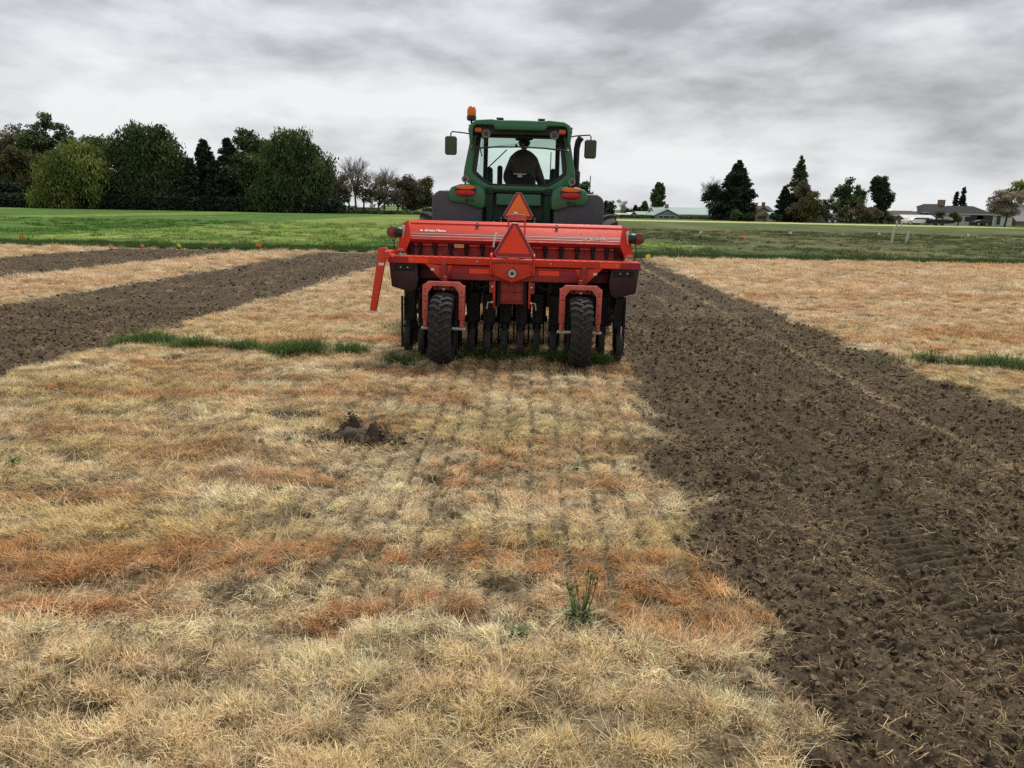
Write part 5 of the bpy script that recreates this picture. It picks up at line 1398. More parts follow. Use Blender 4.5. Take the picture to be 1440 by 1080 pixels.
def limb_path(a, b, bend, g, n=4):
    a = np.array(a, float); b = np.array(b, float); L_ = np.linalg.norm(b - a)
    off = g.normal(0, 1, 3) * bend * L_
    return [tuple(a + (b - a) * t + off * math.sin(math.pi * t) * (1 if 0 < t < 1 else 0)) for t in np.linspace(0, 1, n)]
def tree(px, pyb, Y, lobes, kind, label, style='leafy', seed=0, trunk=None, leaf_=.34, dens=1.0, name='broadleaf_tree', group=None, depth=1.0):
    """lobes in photo pixels (cx, cy, rx, ry); they become real lumps of crown around the trunk at distance Y"""
    g = np.random.default_rng(seed + 1000); k = Y / FPX
    base = at(px, pyb, Y); bx, by = base.x, base.y
    e = empty(name, (bx, by, 0), label, 'tree', group)
    Ls = []
    for cx_, cy_, rx, ry in lobes:
        c = at(cx_, cy_, Y); Ls.append((c.x - bx, g.normal(0, .25) * rx * k, c.z, rx * k, ry * k))
    top = max(l[2] + l[4] for l in Ls); low = min(l[2] - l[4] for l in Ls)
    # trunk and limbs
    tw = trunk or max(.12, top * .022)
    m = MB(); hub_z = max(low + .15 * (top - low), top * .22)
    m.tube(limb_path((0, 0, -.3), (g.normal(0, .2), g.normal(0, .2), hub_z), .03, g), [tw * 1.5, tw * 1.1, tw, tw * .85], 8)
    P = []; SH = []
    for (x_, y_, z_, rx, rz) in Ls:
        ry = (rx + rz) / 2 * depth
        end = (x_, y_, z_ + rz * .45); m.tube(limb_path((0, 0, hub_z * .85), end, .06, g), [tw * .75, tw * .5, tw * .32, tw * .10], 6)
        nsub = max(7, int(5.5 * (rx * rz) ** .66 * dens)) if style != 'conifer' else 0
        for i in range(nsub):
            d = g.normal(0, 1, 3); d /= np.linalg.norm(d); rr = g.uniform(.25, 1.0) ** .7 * g.choice([1, 1, 1.12])
            c = np.array([x_ + d[0] * rx * rr * .85, y_ + d[1] * ry * rr * .85, z_ + d[2] * rz * rr * .85])
            far_ = g.random() < .22
            if far_: c = np.array([x_, y_, z_]) + (c - np.array([x_, y_, z_])) * g.uniform(1.05, 1.32)
            r_ = (.45 if far_ else 1) * g.uniform(.14, .40) * (rx + rz) / 2 * (1.0 if style != 'sparse' else .8) + .25
            if c[2] - r_ < .2: continue
            nleaf = int(np.clip(115 * r_ ** 1.5 / (leaf_ / .34) ** 2, 14, 420) * (1.0 if style != 'sparse' else .45) * dens ** .5)
            q = g.normal(0, 1, (nleaf, 3)); q /= np.linalg.norm(q, axis=1, keepdims=True)
            q *= np.minimum(.25 + g.gamma(3.0, .25, (nleaf, 1)), 1.3) * r_
            tone = np.clip(g.normal(.5, .28), .04, 1.0)
            if style == 'weeping':
                drop = g.uniform(0, 1, (nleaf, 1)) ** 1.3 * r_ * 3.4
                q = q * np.array([[1, 1, .55]]); q[:, 2:] -= drop
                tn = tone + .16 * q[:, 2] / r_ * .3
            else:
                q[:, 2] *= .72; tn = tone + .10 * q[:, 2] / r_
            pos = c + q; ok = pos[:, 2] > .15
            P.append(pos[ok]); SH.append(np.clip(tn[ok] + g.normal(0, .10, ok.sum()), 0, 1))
            if style in ('sparse', 'leafy') and g.random() < .5:
                m.tube([(x_, y_, z_ - rz * .3), tuple(c)], [tw * .22, tw * .06], 4, False)
    m.build('trunk', BARK, e, fix=False)
    pos = np.concatenate(P); sh = np.concatenate(SH)
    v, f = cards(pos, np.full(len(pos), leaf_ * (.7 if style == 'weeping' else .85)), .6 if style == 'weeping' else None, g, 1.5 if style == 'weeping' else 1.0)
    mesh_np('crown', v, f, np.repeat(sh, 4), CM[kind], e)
    return e
def conifer(px, pyt, pyb, Y, hw, label, kind='deep', seed=0, sparse=0.0, skirt=.06, power=.85, name='conifer', group=None, narrow=False, lean=0.0):
    """tiers of drooping boughs round a straight trunk"""
    g = np.random.default_rng(seed + 500); k = Y / FPX
    b = at(px, pyb, Y); e = empty(name, (b.x, b.y, 0), label, 'tree', group)
    H_ = at(px, pyt, Y).z; Rm = hw * k
    MB().tube([(0, 0, -.3), (lean * .5, 0, H_ * .5), (lean, 0, H_ * .98)], [max(.1, H_ * .02), H_ * .011, .03], 7).build('trunk', BARK, e, fix=False)
    P = []; SH = []; m = MB(); ntier = int(max(14, H_ * 2.4))
    for i in range(ntier):
        t = (i + g.uniform(0, .8)) / ntier; z = H_ * (skirt + (1 - skirt) * t)
        env = (1 - t) ** power if not narrow else (math.sin(math.pi * min(1, (t * .92 + .10))) ** .55)
        env *= min(1.0, .72 + t * 3)
        for j in range(int(g.integers(5, 9) * (1 + Rm * .12))):
            if g.random() < sparse: continue
            az = g.uniform(0, 2 * math.pi); Lb = Rm * env * g.uniform(.62, 1.12) + .15
            n_ = int(10 + 20 * Lb * (1.25 if not narrow else 1.4)); s = g.uniform(.08, 1, n_) ** .7
            droop = (-.22 if not narrow else .5) * Lb
            w = .34 * Lb * (1 - s * .6) + .12
            pos = np.stack([math.cos(az) * Lb * s + g.normal(0, 1, n_) * w * .38, math.sin(az) * Lb * s + g.normal(0, 1, n_) * w * .38, z + droop * s ** 1.5 + .10 * Lb * (s > .8) + g.normal(0, .12, n_) - (.1 * g.uniform(0, 1, n_) * Lb)], 1)
            pos[:, 0] += lean * t
            pos = pos[pos[:, 2] > .15]
            P.append(pos); SH.append(np.clip(g.normal(.45, .14) + g.normal(0, .13, len(pos)) + .15 * (s[:len(pos)] - .5), 0, 1))
    pos = np.concatenate(P); sh = np.concatenate(SH)
    v, f = cards(pos, np.full(len(pos), .26 + .012 * Rm), None, g, 1.2, 0.9 if not narrow else 0)
    mesh_np('crown', v, f, np.repeat(sh, 4), CM[kind], e)
    return e
def bare_tree(px, pyt, pyb, Y, hw, label, seed=0, mt=None, group=None, buds=None, nlim=9, tight=1.0):
    """leafless tree: limbs forking down to fine twigs"""
    g = random.Random(seed); k = Y / FPX; b = at(px, pyb, Y); e = empty('bare_tree', (b.x, b.y, 0), label, 'tree', group)
    H_ = at(px, pyt, Y).z; Rm = hw * k; m = MB(); tw = MB(); tips = []
    th_ = H_ * .28; r0 = H_ * .018
    MB().tube([(0, 0, -.3), (g.uniform(-.1, .1), 0, th_ * .6), (0, 0, th_ * 1.05)], [r0 * 1.3, r0, r0 * .9], 8).build('trunk', mt or TWIG, e, fix=False)
    def grow(p, d, L_, r_, lev):
        q = p + d * L_; mid = p + d * L_ * .5 + Vector((g.uniform(-1, 1), g.uniform(-1, 1), g.uniform(-.3, .3))) * L_ * .07
        (tw if lev > 1 else m).tube([p, mid, q], [r_, r_ * .8, r_ * .6], 5 if lev < 2 else 3, False)
        tips.append(q)
        if lev >= 4: return
        for i in range(3 if lev else 4):
            ax = d.orthogonal().normalized(); ax.rotate(Matrix.Rotation(g.uniform(0, 6.28), 3, d)); nd = d.copy(); nd.rotate(Matrix.Rotation(g.uniform(.25, .62), 3, ax))
            nd = (nd + Vector((0, 0, .16))).normalized()
            grow(mid.lerp(q, g.uniform(.3, 1)), nd, L_ * g.uniform(.62, .82), max(r_ * .56, .012), lev + 1)
    for i in range(nlim):
        az = 2 * math.pi * i / nlim + g.uniform(-.3, .3); sp = g.uniform(.25, 1.0) * Rm / (H_ * .7) * tight
        d = Vector((math.cos(az) * sp, math.sin(az) * sp, 1)).normalized()
        grow(Vector((0, 0, th_ * g.uniform(.75, 1.05))), d, H_ * g.uniform(.20, .27), r0 * .6, 0)
    m.build('limb', mt or TWIG, e, fix=False); o = tw.build('twigs', mt or TWIG, e, fix=False)
    if buds:
        gg = np.random.default_rng(seed); P = np.array([tuple(t) for t in tips]); P = np.repeat(P, 3, 0) + gg.normal(0, .28, (len(P) * 3, 3))
        v, f = cards(P, np.full(len(P), .16), None, gg); mesh_np('crown', v, f, np.repeat(gg.uniform(0, 1, len(P)), 4), CM[buds], e)
    return e

G1 = 'trees of the windbreak on the left'
tree(15, 291, 176, [(14, 212, 24, 34), (0, 235, 25, 40), (28, 190, 14, 18), (20, 262, 28, 28)], 'brown', 'thin dark brownish tree at the far left end of the windbreak', 'sparse', 1, group=G1)
tree(66, 291, 170, [(64, 178, 9, 18), (60, 200, 22, 22), (88, 192, 14, 16), (38, 205, 16, 18), (95, 215, 20, 20), (60, 240, 38, 38)], 'dark', 'tall dark green tree with a pointed top behind the pale willow', 'leafy', 2, group=G1)
tree(25, 291, 162, [(28, 228, 26, 22), (8, 245, 24, 24), (38, 260, 22, 22)], 'olive', 'olive yellow tree left of the pale willow', 'leafy', 3, group=G1)
tree(8, 291, 156, [(6, 266, 26, 26), (28, 276, 12, 16)], 'deep', 'low blackish green bush tree at the left end of the windbreak', 'leafy', 4, group=G1)
tree(98, 292, 152, [(105, 215, 36, 20), (78, 240, 32, 26), (128, 238, 28, 28), (60, 268, 26, 18), (100, 262, 38, 26), (90, 225, 20, 20)], 'willow', 'pale yellow green weeping willow in front of the windbreak', 'weeping', 5, group=G1, name='weeping_willow')
tree(140, 293, 166, [(133, 212, 20, 24), (150, 235, 26, 40), (145, 268, 28, 26)], 'dark', 'dark tree between the pale willow and the broad dark one', 'leafy', 6, group=G1)
tree(205, 294, 156, [(198, 184, 22, 17), (172, 205, 20, 24), (226, 190, 22, 20), (244, 215, 17, 30), (205, 225, 44, 34), (190, 262, 40, 30), (236, 262, 26, 32), (155, 262, 20, 28)], 'dark', 'broad dark green tree right of the pale willow', 'weeping', 7, group=G1)
conifer(292, 196, 297, 158, 27, 'blackish conifer just right of the broad dark tree', seed=8, group=G1, power=.62)
conifer(272, 222, 297, 154, 18, 'lower blackish conifer against the broad dark tree', seed=9, group=G1, power=.6)
conifer(325, 194, 298, 160, 25, 'blackish conifer with a light gap above its left shoulder', seed=10, group=G1, power=.6)
conifer(308, 224, 298, 154, 22, 'low blackish conifer between the two taller conifers', seed=11, group=G1, power=.55)
tree(352, 298, 162, [(346, 196, 18, 13), (362, 212, 20, 22), (335, 225, 20, 25), (355, 250, 30, 34), (345, 280, 30, 18)], 'dark', 'mid height dark tree left of the great rounded weeping tree', 'leafy', 12, group=G1)
tree(412, 299, 155, [(402, 190, 20, 18), (392, 215, 22, 26), (424, 205, 22, 24), (442, 228, 22, 28), (408, 245, 42, 34), (456, 262, 17, 32), (385, 272, 30, 26), (430, 278, 38, 21)], 'dark', 'great rounded dark green weeping tree at the right end of the windbreak', 'weeping', 13, group=G1)
tree(380, 299, 152, [(380, 240, 20, 18), (372, 268, 24, 24), (392, 276, 22, 20)], 'mid', 'smaller weeping tree in front of the great rounded one', 'weeping', 14, group=G1)
G2 = 'budding trees right of the windbreak'
bare_tree(500, 217, 300, 175, 24, 'leafless tree nearest the great rounded weeping tree', 15, group=G2)
bare_tree(541, 226, 300, 172, 27, 'wide leafless tree with fine twigs above the brown thicket', 16, group=G2)
bare_tree(478, 238, 300, 178, 14, 'small leafless tree at the shoulder of the windbreak', 17, group=G2)
for i, (px_, ls, kd, lb) in enumerate([
    (489, [(488, 262, 17, 20), (480, 275, 16, 14)], 'brown', 'brown budding tree in front of the white building'),
    (511, [(512, 264, 15, 19), (520, 276, 13, 12)], 'brown', 'brown budding tree at the right end of the white building'),
    (534, [(532, 266, 17, 17), (540, 280, 16, 14)], 'brown', 'brown budding tree at the start of the low pale wall'),
    (559, [(556, 266, 17, 18), (562, 282, 20, 15)], 'brown', 'brown budding tree in the middle above the low pale wall'),
    (577, [(574, 262, 16, 14), (585, 272, 18, 18), (580, 286, 20, 12)], 'brown', 'dense brown tree with rounded top left of the tractor'),
    (598, [(597, 262, 12, 12), (602, 278, 12, 16)], 'olive', 'olive green tree just left of the tractor fender')]):
    tree(px_, 300, 158 + 2 * i, ls, kd, lb, 'sparse' if i < 4 else 'leafy', 30 + i, leaf_=.24, dens=1.25, group=G2)
G3 = 'trees round the distant farm houses'
tree(822, 304, 140, [(822, 262, 9, 9), (826, 274, 11, 12), (818, 280, 12, 14), (828, 292, 12, 10)], 'mid', 'light green bushy tree behind the right fender of the tractor', 'leafy', 50, group=G3)
conifer(851, 283, 305, 210, 6, 'small dark conifer nearest the tractor on the right', seed=51, group=G3)
tree(859, 305, 200, [(859, 287, 6, 6), (860, 296, 9, 8)], 'deep', 'small round dark tree right of the first small conifer', 'leafy', 52, leaf_=.4, group=G3)
tree(874, 305, 205, [(874, 284, 7, 6), (875, 292, 7, 6)], 'blossom', 'small pale budding tree among the far dark ones', 'sparse', 53, leaf_=.35, group=G3)
tree(882, 305, 215, [(882, 298, 9, 6)], 'deep', 'low dark bushy tree right of the pale budding one', 'leafy', 54, leaf_=.4, group=G3)
conifer(893, 289, 306, 215, 6, 'pointed dark conifer left of the thin poplar', seed=55, group=G3)
conifer(906, 284, 306, 220, 4, 'thin small poplar left of the tall poplar', 'dark', 56, group=G3, narrow=True, name='poplar')
conifer(899, 292, 306, 225, 5, 'very small dark conifer between the pointed one and the thin poplar', seed=57, group=G3)
conifer(924, 257, 306, 190, 9, 'tall narrow poplar beside the pale roofed long building', 'dark', 58, group=G3, narrow=True, name='poplar', skirt=.02)
bare_tree(997, 243, 308, 178, 25, 'leafless tree left of the broad spruce', 60, group=G3)
conifer(1033, 226, 308, 165, 35, 'broad dark spruce between the long building and the brown roofed house', seed=61, group=G3, power=.72, name='spruce')
tree(1003, 307, 167, [(1005, 268, 12, 12), (998, 278, 10, 9), (1010, 286, 16, 14)], 'deep', 'dark tree under the left side of the broad spruce', 'leafy', 62, group=G3)
tree(1037, 310, 150, [(1036, 303, 7, 6)], 'mid', 'clipped green bush at the foot of the broad spruce', 'leafy', 63, leaf_=.22, dens=2, group=G3, name='bush')
conifer(1118, 220, 311, 160, 25, 'tall ragged conifer right of the brown roofed house', 'dark', 64, sparse=.35, group=G3, power=.9, lean=.0)
conifer(1100, 262, 311, 158, 14, 'low dark conifer under the tall ragged one', seed=65, group=G3, power=.6)
tree(1128, 312, 155, [(1128, 266, 12, 12), (1130, 284, 16, 18), (1122, 298, 14, 12)], 'brown', 'brown budding tree against the tall ragged conifer', 'leafy', 66, leaf_=.25, dens=1.3, group=G3)
tree(1144, 313, 150, [(1143, 284, 14, 13), (1150, 296, 14, 12), (1138, 298, 12, 10)], 'olive', 'yellow green tree left of the small beige shed', 'leafy', 67, leaf_=.25, dens=1.2, group=G3)
tree(1196, 313, 160, [(1196, 264, 11, 11), (1186, 276, 14, 12), (1208, 274, 13, 13), (1196, 288, 26, 14)], 'mid', 'light green tree with a peaked crown left of the dark column tree', 'leafy', 68, leaf_=.28, group=G3)
tree(1172, 313, 158, [(1168, 284, 9, 9), (1170, 294, 14, 9)], 'dark', 'dark green bushy tree behind the small beige shed', 'leafy', 69, leaf_=.28, group=G3)
tree(1205, 314, 152, [(1188, 300, 14, 10), (1210, 299, 16, 11), (1228, 300, 12, 10)], 'brown', 'dark brown thicket tree below the light green peaked one', 'leafy', 70, leaf_=.26, dens=1.2, group=G3)
tree(1241, 313, 156, [(1241, 256, 12, 9), (1241, 270, 14, 12), (1243, 284, 13, 12), (1240, 298, 10, 14), (1230, 262, 4, 6)], 'deep', 'dark column shaped tree at the gable of the grey barn', 'leafy', 71, leaf_=.28, dens=2.0, group=G3, name='cypress')
tree(1232, 316, 146, [(1232, 302, 6, 6)], 'olive', 'little yellow green bush before the dark column tree', 'leafy', 72, leaf_=.2, dens=1.2, group=G3, name='bush')
conifer(1342, 270, 300, 175, 7, 'left and shorter of the twin conifers behind the dark roofed house', seed=73, group=G3, skirt=-.1, name='conifer')
conifer(1351, 263, 300, 175, 8, 'right and taller of the twin conifers behind the dark roofed house', seed=74, group=G3, skirt=-.1, name='conifer')
tree(1412, 320, 148, [(1408, 280, 15, 13), (1422, 282, 15, 14), (1400, 292, 12, 10), (1416, 297, 20, 9)], 'blossom', 'pale blossoming tree before the right end of the dark roofed house', 'sparse', 75, leaf_=.2, dens=2.2, group=G3, name='blossom_tree')
tree(1442, 318, 165, [(1438, 266, 14, 12), (1450, 272, 16, 18)], 'willow', 'green tree rising behind the pale blossoming one', 'leafy', 76, group=G3)
tree(1317, 317, 148, [(1322, 305, 6, 6)], 'dark', 'small dark shrub in front of the dark roofed house', 'leafy', 77, leaf_=.18, dens=2, group=G3, name='bush')
tree(1346, 317, 147, [(1346, 308, 8, 5), (1340, 303, 5, 4)], 'olive', 'yellowish shrub in front of the dark roofed house', 'leafy', 78, leaf_=.18, dens=2, group=G3, name='bush')
for i, (a, w_, lb) in enumerate([(1052, 8, 'dark shrub left below the brown roofed house'), (1074, 7, 'reddish dark shrub in the middle below the brown roofed house'), (1092, 9, 'dark shrub right below the brown roofed house'), (1250, 6, 'dark green shrub at the foot of the grey barn'), (1162, 6, 'dark shrub beside the small beige shed')]):
    tree(a, 312 if a < 1200 else 316, 150, [(a, 306 if a < 1200 else 308, w_, 5)], 'brown' if i == 1 else 'deep', lb, 'leafy', 80 + i, leaf_=.2, dens=2.5, group=G3, name='bush')
# undergrowth in front of the windbreak, too tangled to count
def undergrowth(name, pts, kind, label, leaf_=.25, seed=1):
    g = np.random.default_rng(seed); P = []; SH = []
    for px_, pyb, Y, w_, h_ in pts:
        b = at(px_, pyb, Y); n_ = int(240 * w_ * h_ / 60)
        q = np.stack([b.x + g.uniform(-1, 1, n_) * w_ * Y / FPX, b.y + g.normal(0, 1, n_), np.abs(g.uniform(0, 1, n_)) ** .8 * h_ * Y / FPX], 1)
        P.append(q); SH.append(np.clip(g.normal(.5, .2, n_), 0, 1))
    P = np.concatenate(P); v, f = cards(P, np.full(len(P), leaf_), None, g)
    return tag(mesh_np(name, v, f, np.repeat(np.concatenate(SH), 4), CM[kind], None), label, kind='stuff')
undergrowth('undergrowth', [(x_, 290 + x_ * .0195, 153, 14, 9 + 5 * ((x_ * 7) % 3)) for x_ in range(-10, 475, 12)], 'deep', 'tangled dark undergrowth below the windbreak')
undergrowth('hedge_undergrowth', [(x_, 289.5 + x_ * .0195, 168, 16, 26) for x_ in range(-20, 470, 14)], 'deep', 'dark thicket filling the windbreak from behind', .5, 2)
undergrowth('low_hedge', [(x_, 300.5, 160, 10, 3.5) for x_ in range(480, 612, 10)] + [(x_, 304.5 + (x_ - 850) * .015, 175, 10, 4) for x_ in range(850, 1110, 11)] + [(x_, 312, 165, 10, 6) for x_ in range(1100, 1250, 10)], 'dark', 'low dark hedges along the far side of the fields', .28, 3)

# ------------------------------------------------------------------ distant buildings
def hmat(n, c, r=.8, **k): return mat(n, c, r, spec=.15, var=k.pop('var', .07), vscale=k.pop('vscale', 1.5), **k)
WALLW = hmat('white_wall', (.62, .61, .58)); WALLG = hmat('grey_board_wall', (.30, .30, .29)); WALLB = hmat('beige_wall', (.42, .36, .27)); WALLT = hmat('tan_brick_wall', (.30, .21, .14))
RFG = hmat('pale_green_metal_roof', (.27, .36, .33), .45); RFB = hmat('brown_shingle_roof', (.085, .062, .05)); RFD = hmat('dark_shingle_roof', (.022, .020, .021)); RFW = hmat('pale_metal_roof', (.58, .59, .60), .4); RFT = hmat('teal_metal_roof', (.17, .30, .29), .45)
DARK = mat('dark_opening', (.02, .021, .024), .3); TRIM = mat('white_trim', (.72, .71, .69), .6)
def house(px0, px1, pyb, pye, pyr, Y, dp, wall, roof, label, gable_front=False, ridge=None, hip=0.0, wins=(), doors=(), name='house', over=.35, chimney=None, rot=0.0):
    a = at(px0, pyb, Y); b = at(px1, pyb, Y); w_ = b.x - a.x; k = Y / FPX
    he = (pyb - pye) * k; hr = (pyb - pyr) * k
    e = empty(name, ((a.x + b.x) / 2, Y, 0), label, 'building', 'buildings on the far side of the fields', (0, 0, rot))
    hw = w_ / 2
    if gable_front:
        rx_ = 0 if ridge is None else ridge * hw
        MB().prism([(-hw, -.3), (hw, -.3), (hw, he), (rx_, hr - .12), (-hw, he)], 'y', 0, dp).build('wall', wall, e)
        s1 = (hr - he) / (rx_ + hw); s2 = (hr - he) / (hw - rx_)
        m = MB().prism([(-hw - over, he - s1 * over), (rx_, hr), (hw + over, he - s2 * over), (hw + over, he - s2 * over + .18), (rx_, hr + .18), (-hw - over, he - s1 * over + .18)], 'y', -over, dp + over)
    else:
        MB().prism([(0, -.3), (dp, -.3), (dp, he), (dp / 2, hr - .12), (0, he)], 'x', -hw, hw).build('wall', wall, e) if hip == 0 else MB().box((0, dp / 2, he / 2 - .15), (w_, dp, he + .3)).build('wall', wall, e)
        sl_ = (hr - he) / (dp / 2); m = MB()
        if hip == 0:
            m.prism([(-over, he - sl_ * over), (dp / 2, hr), (dp + over, he - sl_ * over), (dp + over, he - sl_ * over + .16), (dp / 2, hr + .16), (-over, he - sl_ * over + .16)], 'x', -hw - over, hw + over)
        else:
            H2 = hip * hw; z0_ = he - .02
            V = [(-hw - over, -over, z0_), (hw + over, -over, z0_), (hw + over, dp + over, z0_), (-hw - over, dp + over, z0_), (-hw + H2, dp / 2, hr), (hw - H2, dp / 2, hr)]
            m.add(V, [(0, 1, 5, 4), (1, 2, 5), (2, 3, 4, 5), (3, 0, 4), (0, 3, 2, 1)])
    rf = m.build('roof', roof, e)
    MB().box((0, -over - .03, he - (0 if gable_front or hip else sl_ * over) + .05), (w_ + 2 * over if not gable_front else .01, .06, .14)).build('gutter', TRIM, rf)
    if chimney is not None: MB().box((chimney[0] * hw, dp * .45, hr + chimney[2] * .2), (chimney[1], chimney[1], chimney[2] * 1.6)).build('chimney', WALLT if len(chimney) < 4 else chimney[3], rf)
    for (u, v0, v1, ww) in wins:
        x_ = u * hw; z0_, z1_ = v0 * he, v1 * he
        f_ = MB().box((x_, -.03, (z0_ + z1_) / 2), (ww + .16, .08, z1_ - z0_ + .16)).build('window', TRIM, e)
        MB().box((x_, -.08, (z0_ + z1_) / 2), (ww, .04, z1_ - z0_)).build('pane', DARK, f_)
    for (u, v1, ww, mt_) in doors:
        MB().box((u * hw, -.05, v1 * he / 2), (ww, .08, v1 * he)).build('door', mt_, e)
    return e
house(924, 1012, 308.5, 303, 294, 180, 14, WALLW, RFG, 'long low white building with a pale green metal roof beside the poplar',
      wins=[(-.35, .3, .8, 1.2), (-.1, .3, .8, 1.2), (.2, .3, .8, 1.4), (.42, .3, .8, 1.0), (.62, .3, .8, 1.0)], doors=[(.02, .85, 1.2, DARK), (.8, .9, 1.6, DARK)], name='farm_building', chimney=(-.55, .8, .8))
house(921, 954, 308, 303.5, 296, 172, 12, WALLG, RFG, 'gabled front wing of the pale green roofed building nearest the poplar', gable_front=True, wins=[(-.5, .2, .85, .9), (0, .2, .85, 1.4), (.5, .2, .85, .9)], name='farm_building')
house(898, 922, 307.5, 304, 300, 185, 10, WALLG, RFG, 'small low grey building left of the gabled wing', wins=[(-.2, .3, .8, .9), (.4, .3, .8, .9)])
house(886, 901, 307, 304.5, 301.5, 195, 9, WALLB, RFW, 'tiny far pale roofed shed under the dark trees', wins=[(.2, .3, .8, .8)], name='shed')
house(868, 882, 306.5, 304, 302.5, 195, 8, WALLW, RFW, 'tiny white far shed nearest the tractor', wins=[(0, .3, .8, .8)], name='shed')
house(1057, 1087, 310, 299, 290.5, 166, 10, WALLB, RFB, 'brown roofed beige house between the spruce and the ragged conifer', wins=[(-.4, .35, .72, 1.0), (.05, .35, .72, 1.6), (.5, .35, .72, 1.0)], chimney=(.6, .6, .9))
house(1062, 1082, 310, 298, 292.5, 162, 4, WALLB, RFB, 'beige front gable of the brown roofed house', gable_front=True, wins=[(-.35, .4, .72, .7), (.0, .4, .72, .7), (.35, .4, .72, .7)])
house(1086, 1099, 311, 305, 299.5, 158, 6, WALLW, RFT, 'small teal roofed outbuilding at the foot of the ragged conifer', name='shed', wins=[(0, .3, .7, .6)])
house(1157, 1177, 317, 306, 305, 152, 5, WALLB, RFB, 'small flat beige shed among the brown thicket trees', name='shed', doors=[(.6, .5, .9, DARK)], over=.1)
house(1248, 1294, 315, 299, 290.5, 168, 9, WALLG, RFW, 'grey barn with a pale metal roof beside the dark column tree', name='barn', over=.15)
house(1256, 1298, 315, 304, 297, 158, 6, WALLT, RFB, 'low brown roofed tan building in front of the grey barn', hip=.35, name='garage')
house(1271, 1314, 315, 307.5, 303, 152, 4, WALLG, RFW, 'open fronted low garage with a white roof behind the parked white van', name='garage', doors=[(-.2, .8, 1.4, DARK)], over=.2)
house(1296, 1352, 316, 301, 288.5, 165, 10, WALLT, RFD, 'dark hip roofed main part of the low house', hip=.6, name='house', chimney=(.42, 1.1, .9))
house(1328, 1396, 317.5, 303, 291.5, 158, 8, WALLW, RFD, 'white walled wing of the low dark roofed house with open garages', hip=.45, wins=[(-.02, .35, .8, 1.8)], doors=[(.28, .93, 2.6, DARK), (.62, .93, 3.2, DARK)])
house(1392, 1422, 318, 304, 300, 160, 7, WALLW, RFD, 'white right end of the low house behind the blossoming tree', wins=[(-.3, .1, .95, .8)])
house(1428, 1475, 319, 311, 291, 162, 9, WALLT, RFW, 'steep pale roofed building beyond the blossoming tree', name='barn')
house(481, 501, 300, 292, 289.5, 185, 8, WALLW, RFW, 'white building glimpsed behind the budding trees', wins=[(-.6, .2, .7, .8), (.4, .2, .7, .8)])
house(503, 532, 300, 293.5, 290, 185, 8, WALLB, RFW, 'pale beige building glimpsed right of the white one', wins=[(-.3, .2, .7, .9)])
# low pale wall with posts left of the tractor
ww = empty('low_wall', (at(566, 302, 165).x, 165, 0), 'low pale wall along the field left of the tractor', 'wall')
PALEW = hmat('pale_concrete', (.42, .42, .38))
L0 = at(532, 301, 165).x - at(566, 302, 165).x; L1 = at(612, 301, 165).x - at(566, 302, 165).x
nseg = 9
for i in range(nseg):
    x0_, x1_ = lerp(L0, L1, i / nseg), lerp(L0, L1, (i + 1) / nseg)
    MB().box(((x0_ + x1_) / 2, 0, .32 + .02 * (i % 3)), (x1_ - x0_ - .22, .12, .64 + .04 * (i % 3))).build('panel', PALEW, ww)
    MB().box((x0_, 0, .45), (.16, .16, .9)).build('post', PALEW, ww)
# poles on the right
def pole(px, pt, pb, Y, label):
    b = at(px, pb, Y); h = at(px, pt, Y).z
    o = MB().tube([(0, 0, -.2), (0, 0, h)], .09, 6).build('utility_pole', BARK); o.location = (b.x, b.y, 0)
    tag(o, label, 'pole')
pole(828, 247, 304, 150, 'thin pole standing beside the light green tree')

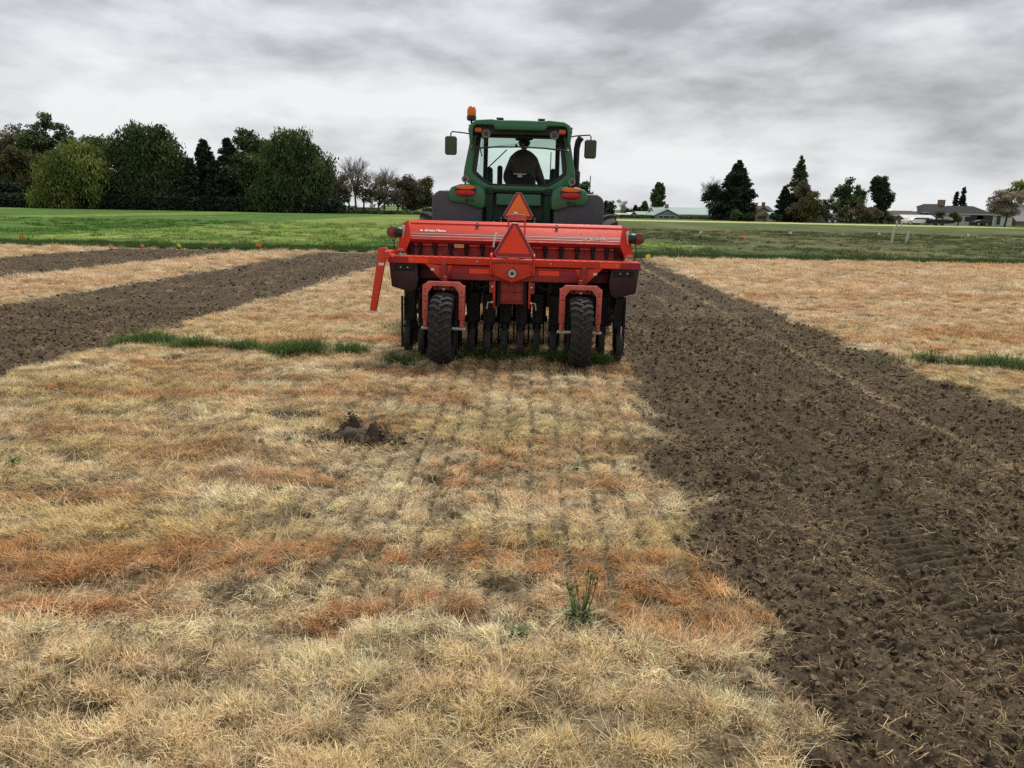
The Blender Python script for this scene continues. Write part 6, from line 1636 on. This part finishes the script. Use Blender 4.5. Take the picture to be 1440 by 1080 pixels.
# vehicles by the garage
def car(px0, px1, pyb, pyt, Y, mt, label, kind='suv', name='parked_car', flip=1):
    a = at(px0, pyb, Y); b = at(px1, pyb, Y); Ln = b.x - a.x; k = Y / FPX; h = (pyb - pyt) * k
    e = empty(name, ((a.x + b.x) / 2, Y, 0), label, 'car' if kind != 'trailer' else 'trailer')
    W_ = 1.8
    if kind == 'trailer':
        MB().box((0, .9, h * .62), (Ln, W_, h * .62), None, .05).build('bed', mt, e)
        for q in (-.2, .12): 
            w_ = MB().lathe([(-.1, .30), (-.1, .34), (.1, .34), (.1, .30)], 'y', (q * Ln, -.02, .34), 16).build('wheel', RUBBER, e)
        for q in range(7): MB().box(((-.45 + .15 * q) * Ln, -.02, h * .62), (.05, .04, h * .62)).build('side_post', BLACK, e)
        for q in (-.32, .1, .38): MB().box((q * Ln, .9, h), (.5, 1.0, .3), None, .08).build('load', WALLG, e)
        return e
    L2 = Ln / 2
    prof = [(-L2, .35), (-L2, .75), (-L2 * .92, .92), (-L2 * .50, 1.02), (-L2 * .30, h * .97), (-L2 * .1, h), (L2 * .75, h), (L2 * .95, 1.05), (L2, .9), (L2, .35)]
    prof = [(x * flip, z) for x, z in prof]
    MB().prism(prof[::flip], 'y', 0, W_).build('body', mt, e, bevel=.06)
    wv = [(-L2 * .44, 1.06), (-L2 * .27, h * .92), (L2 * .70, h * .92), (L2 * .86, 1.06)]
    wv = [(x * flip, z) for x, z in wv]
    MB().prism(wv[::flip], 'y', -.015, W_ + .015).build('side_window', DARK, e)
    MB().prism([(x, z) for x, z in [(-L2 * .44, .45), (L2 * .86, .45), (L2 * .86, .98), (-L2 * .44, .98)]], 'y', -.012, -.004).build('door', mt, e)
    for q in (-.62, .62):
        w_ = MB().lathe([(-.1, .30), (-.12, .33), (.1, .33)], 'y', (q * L2, .02, .33), 18).build('wheel', RUBBER, e)
        MB().lathe([(-.125, .05), (-.13, .2), (-.12, .22)], 'y', (q * L2, .02, .33), 12).build('rim', PALE, w_)
    MB().box((-L2 * flip, .3, .72), (.06, .3, .14)).build('headlight', WHITE, e)
    return e
CARW = mat('white_car_paint', (.75, .76, .78), .3, var=.03, coat=.4); CARD = mat('dark_car_paint', (.02, .022, .03), .25, coat=.4)
car(1272, 1310, 319, 308.5, 146, CARW, 'white van like car parked before the white roofed garage', name='parked_van')
car(1305, 1336, 319.5, 311, 145, BLACK, 'black loaded trailer parked right of the white van', 'trailer', 'parked_trailer')
car(1372, 1390, 318, 310, 153, CARD, 'dark car in the open garage of the low white house')
car(1163, 1176, 318, 312, 149, CARD, 'small dark car before the beige shed')
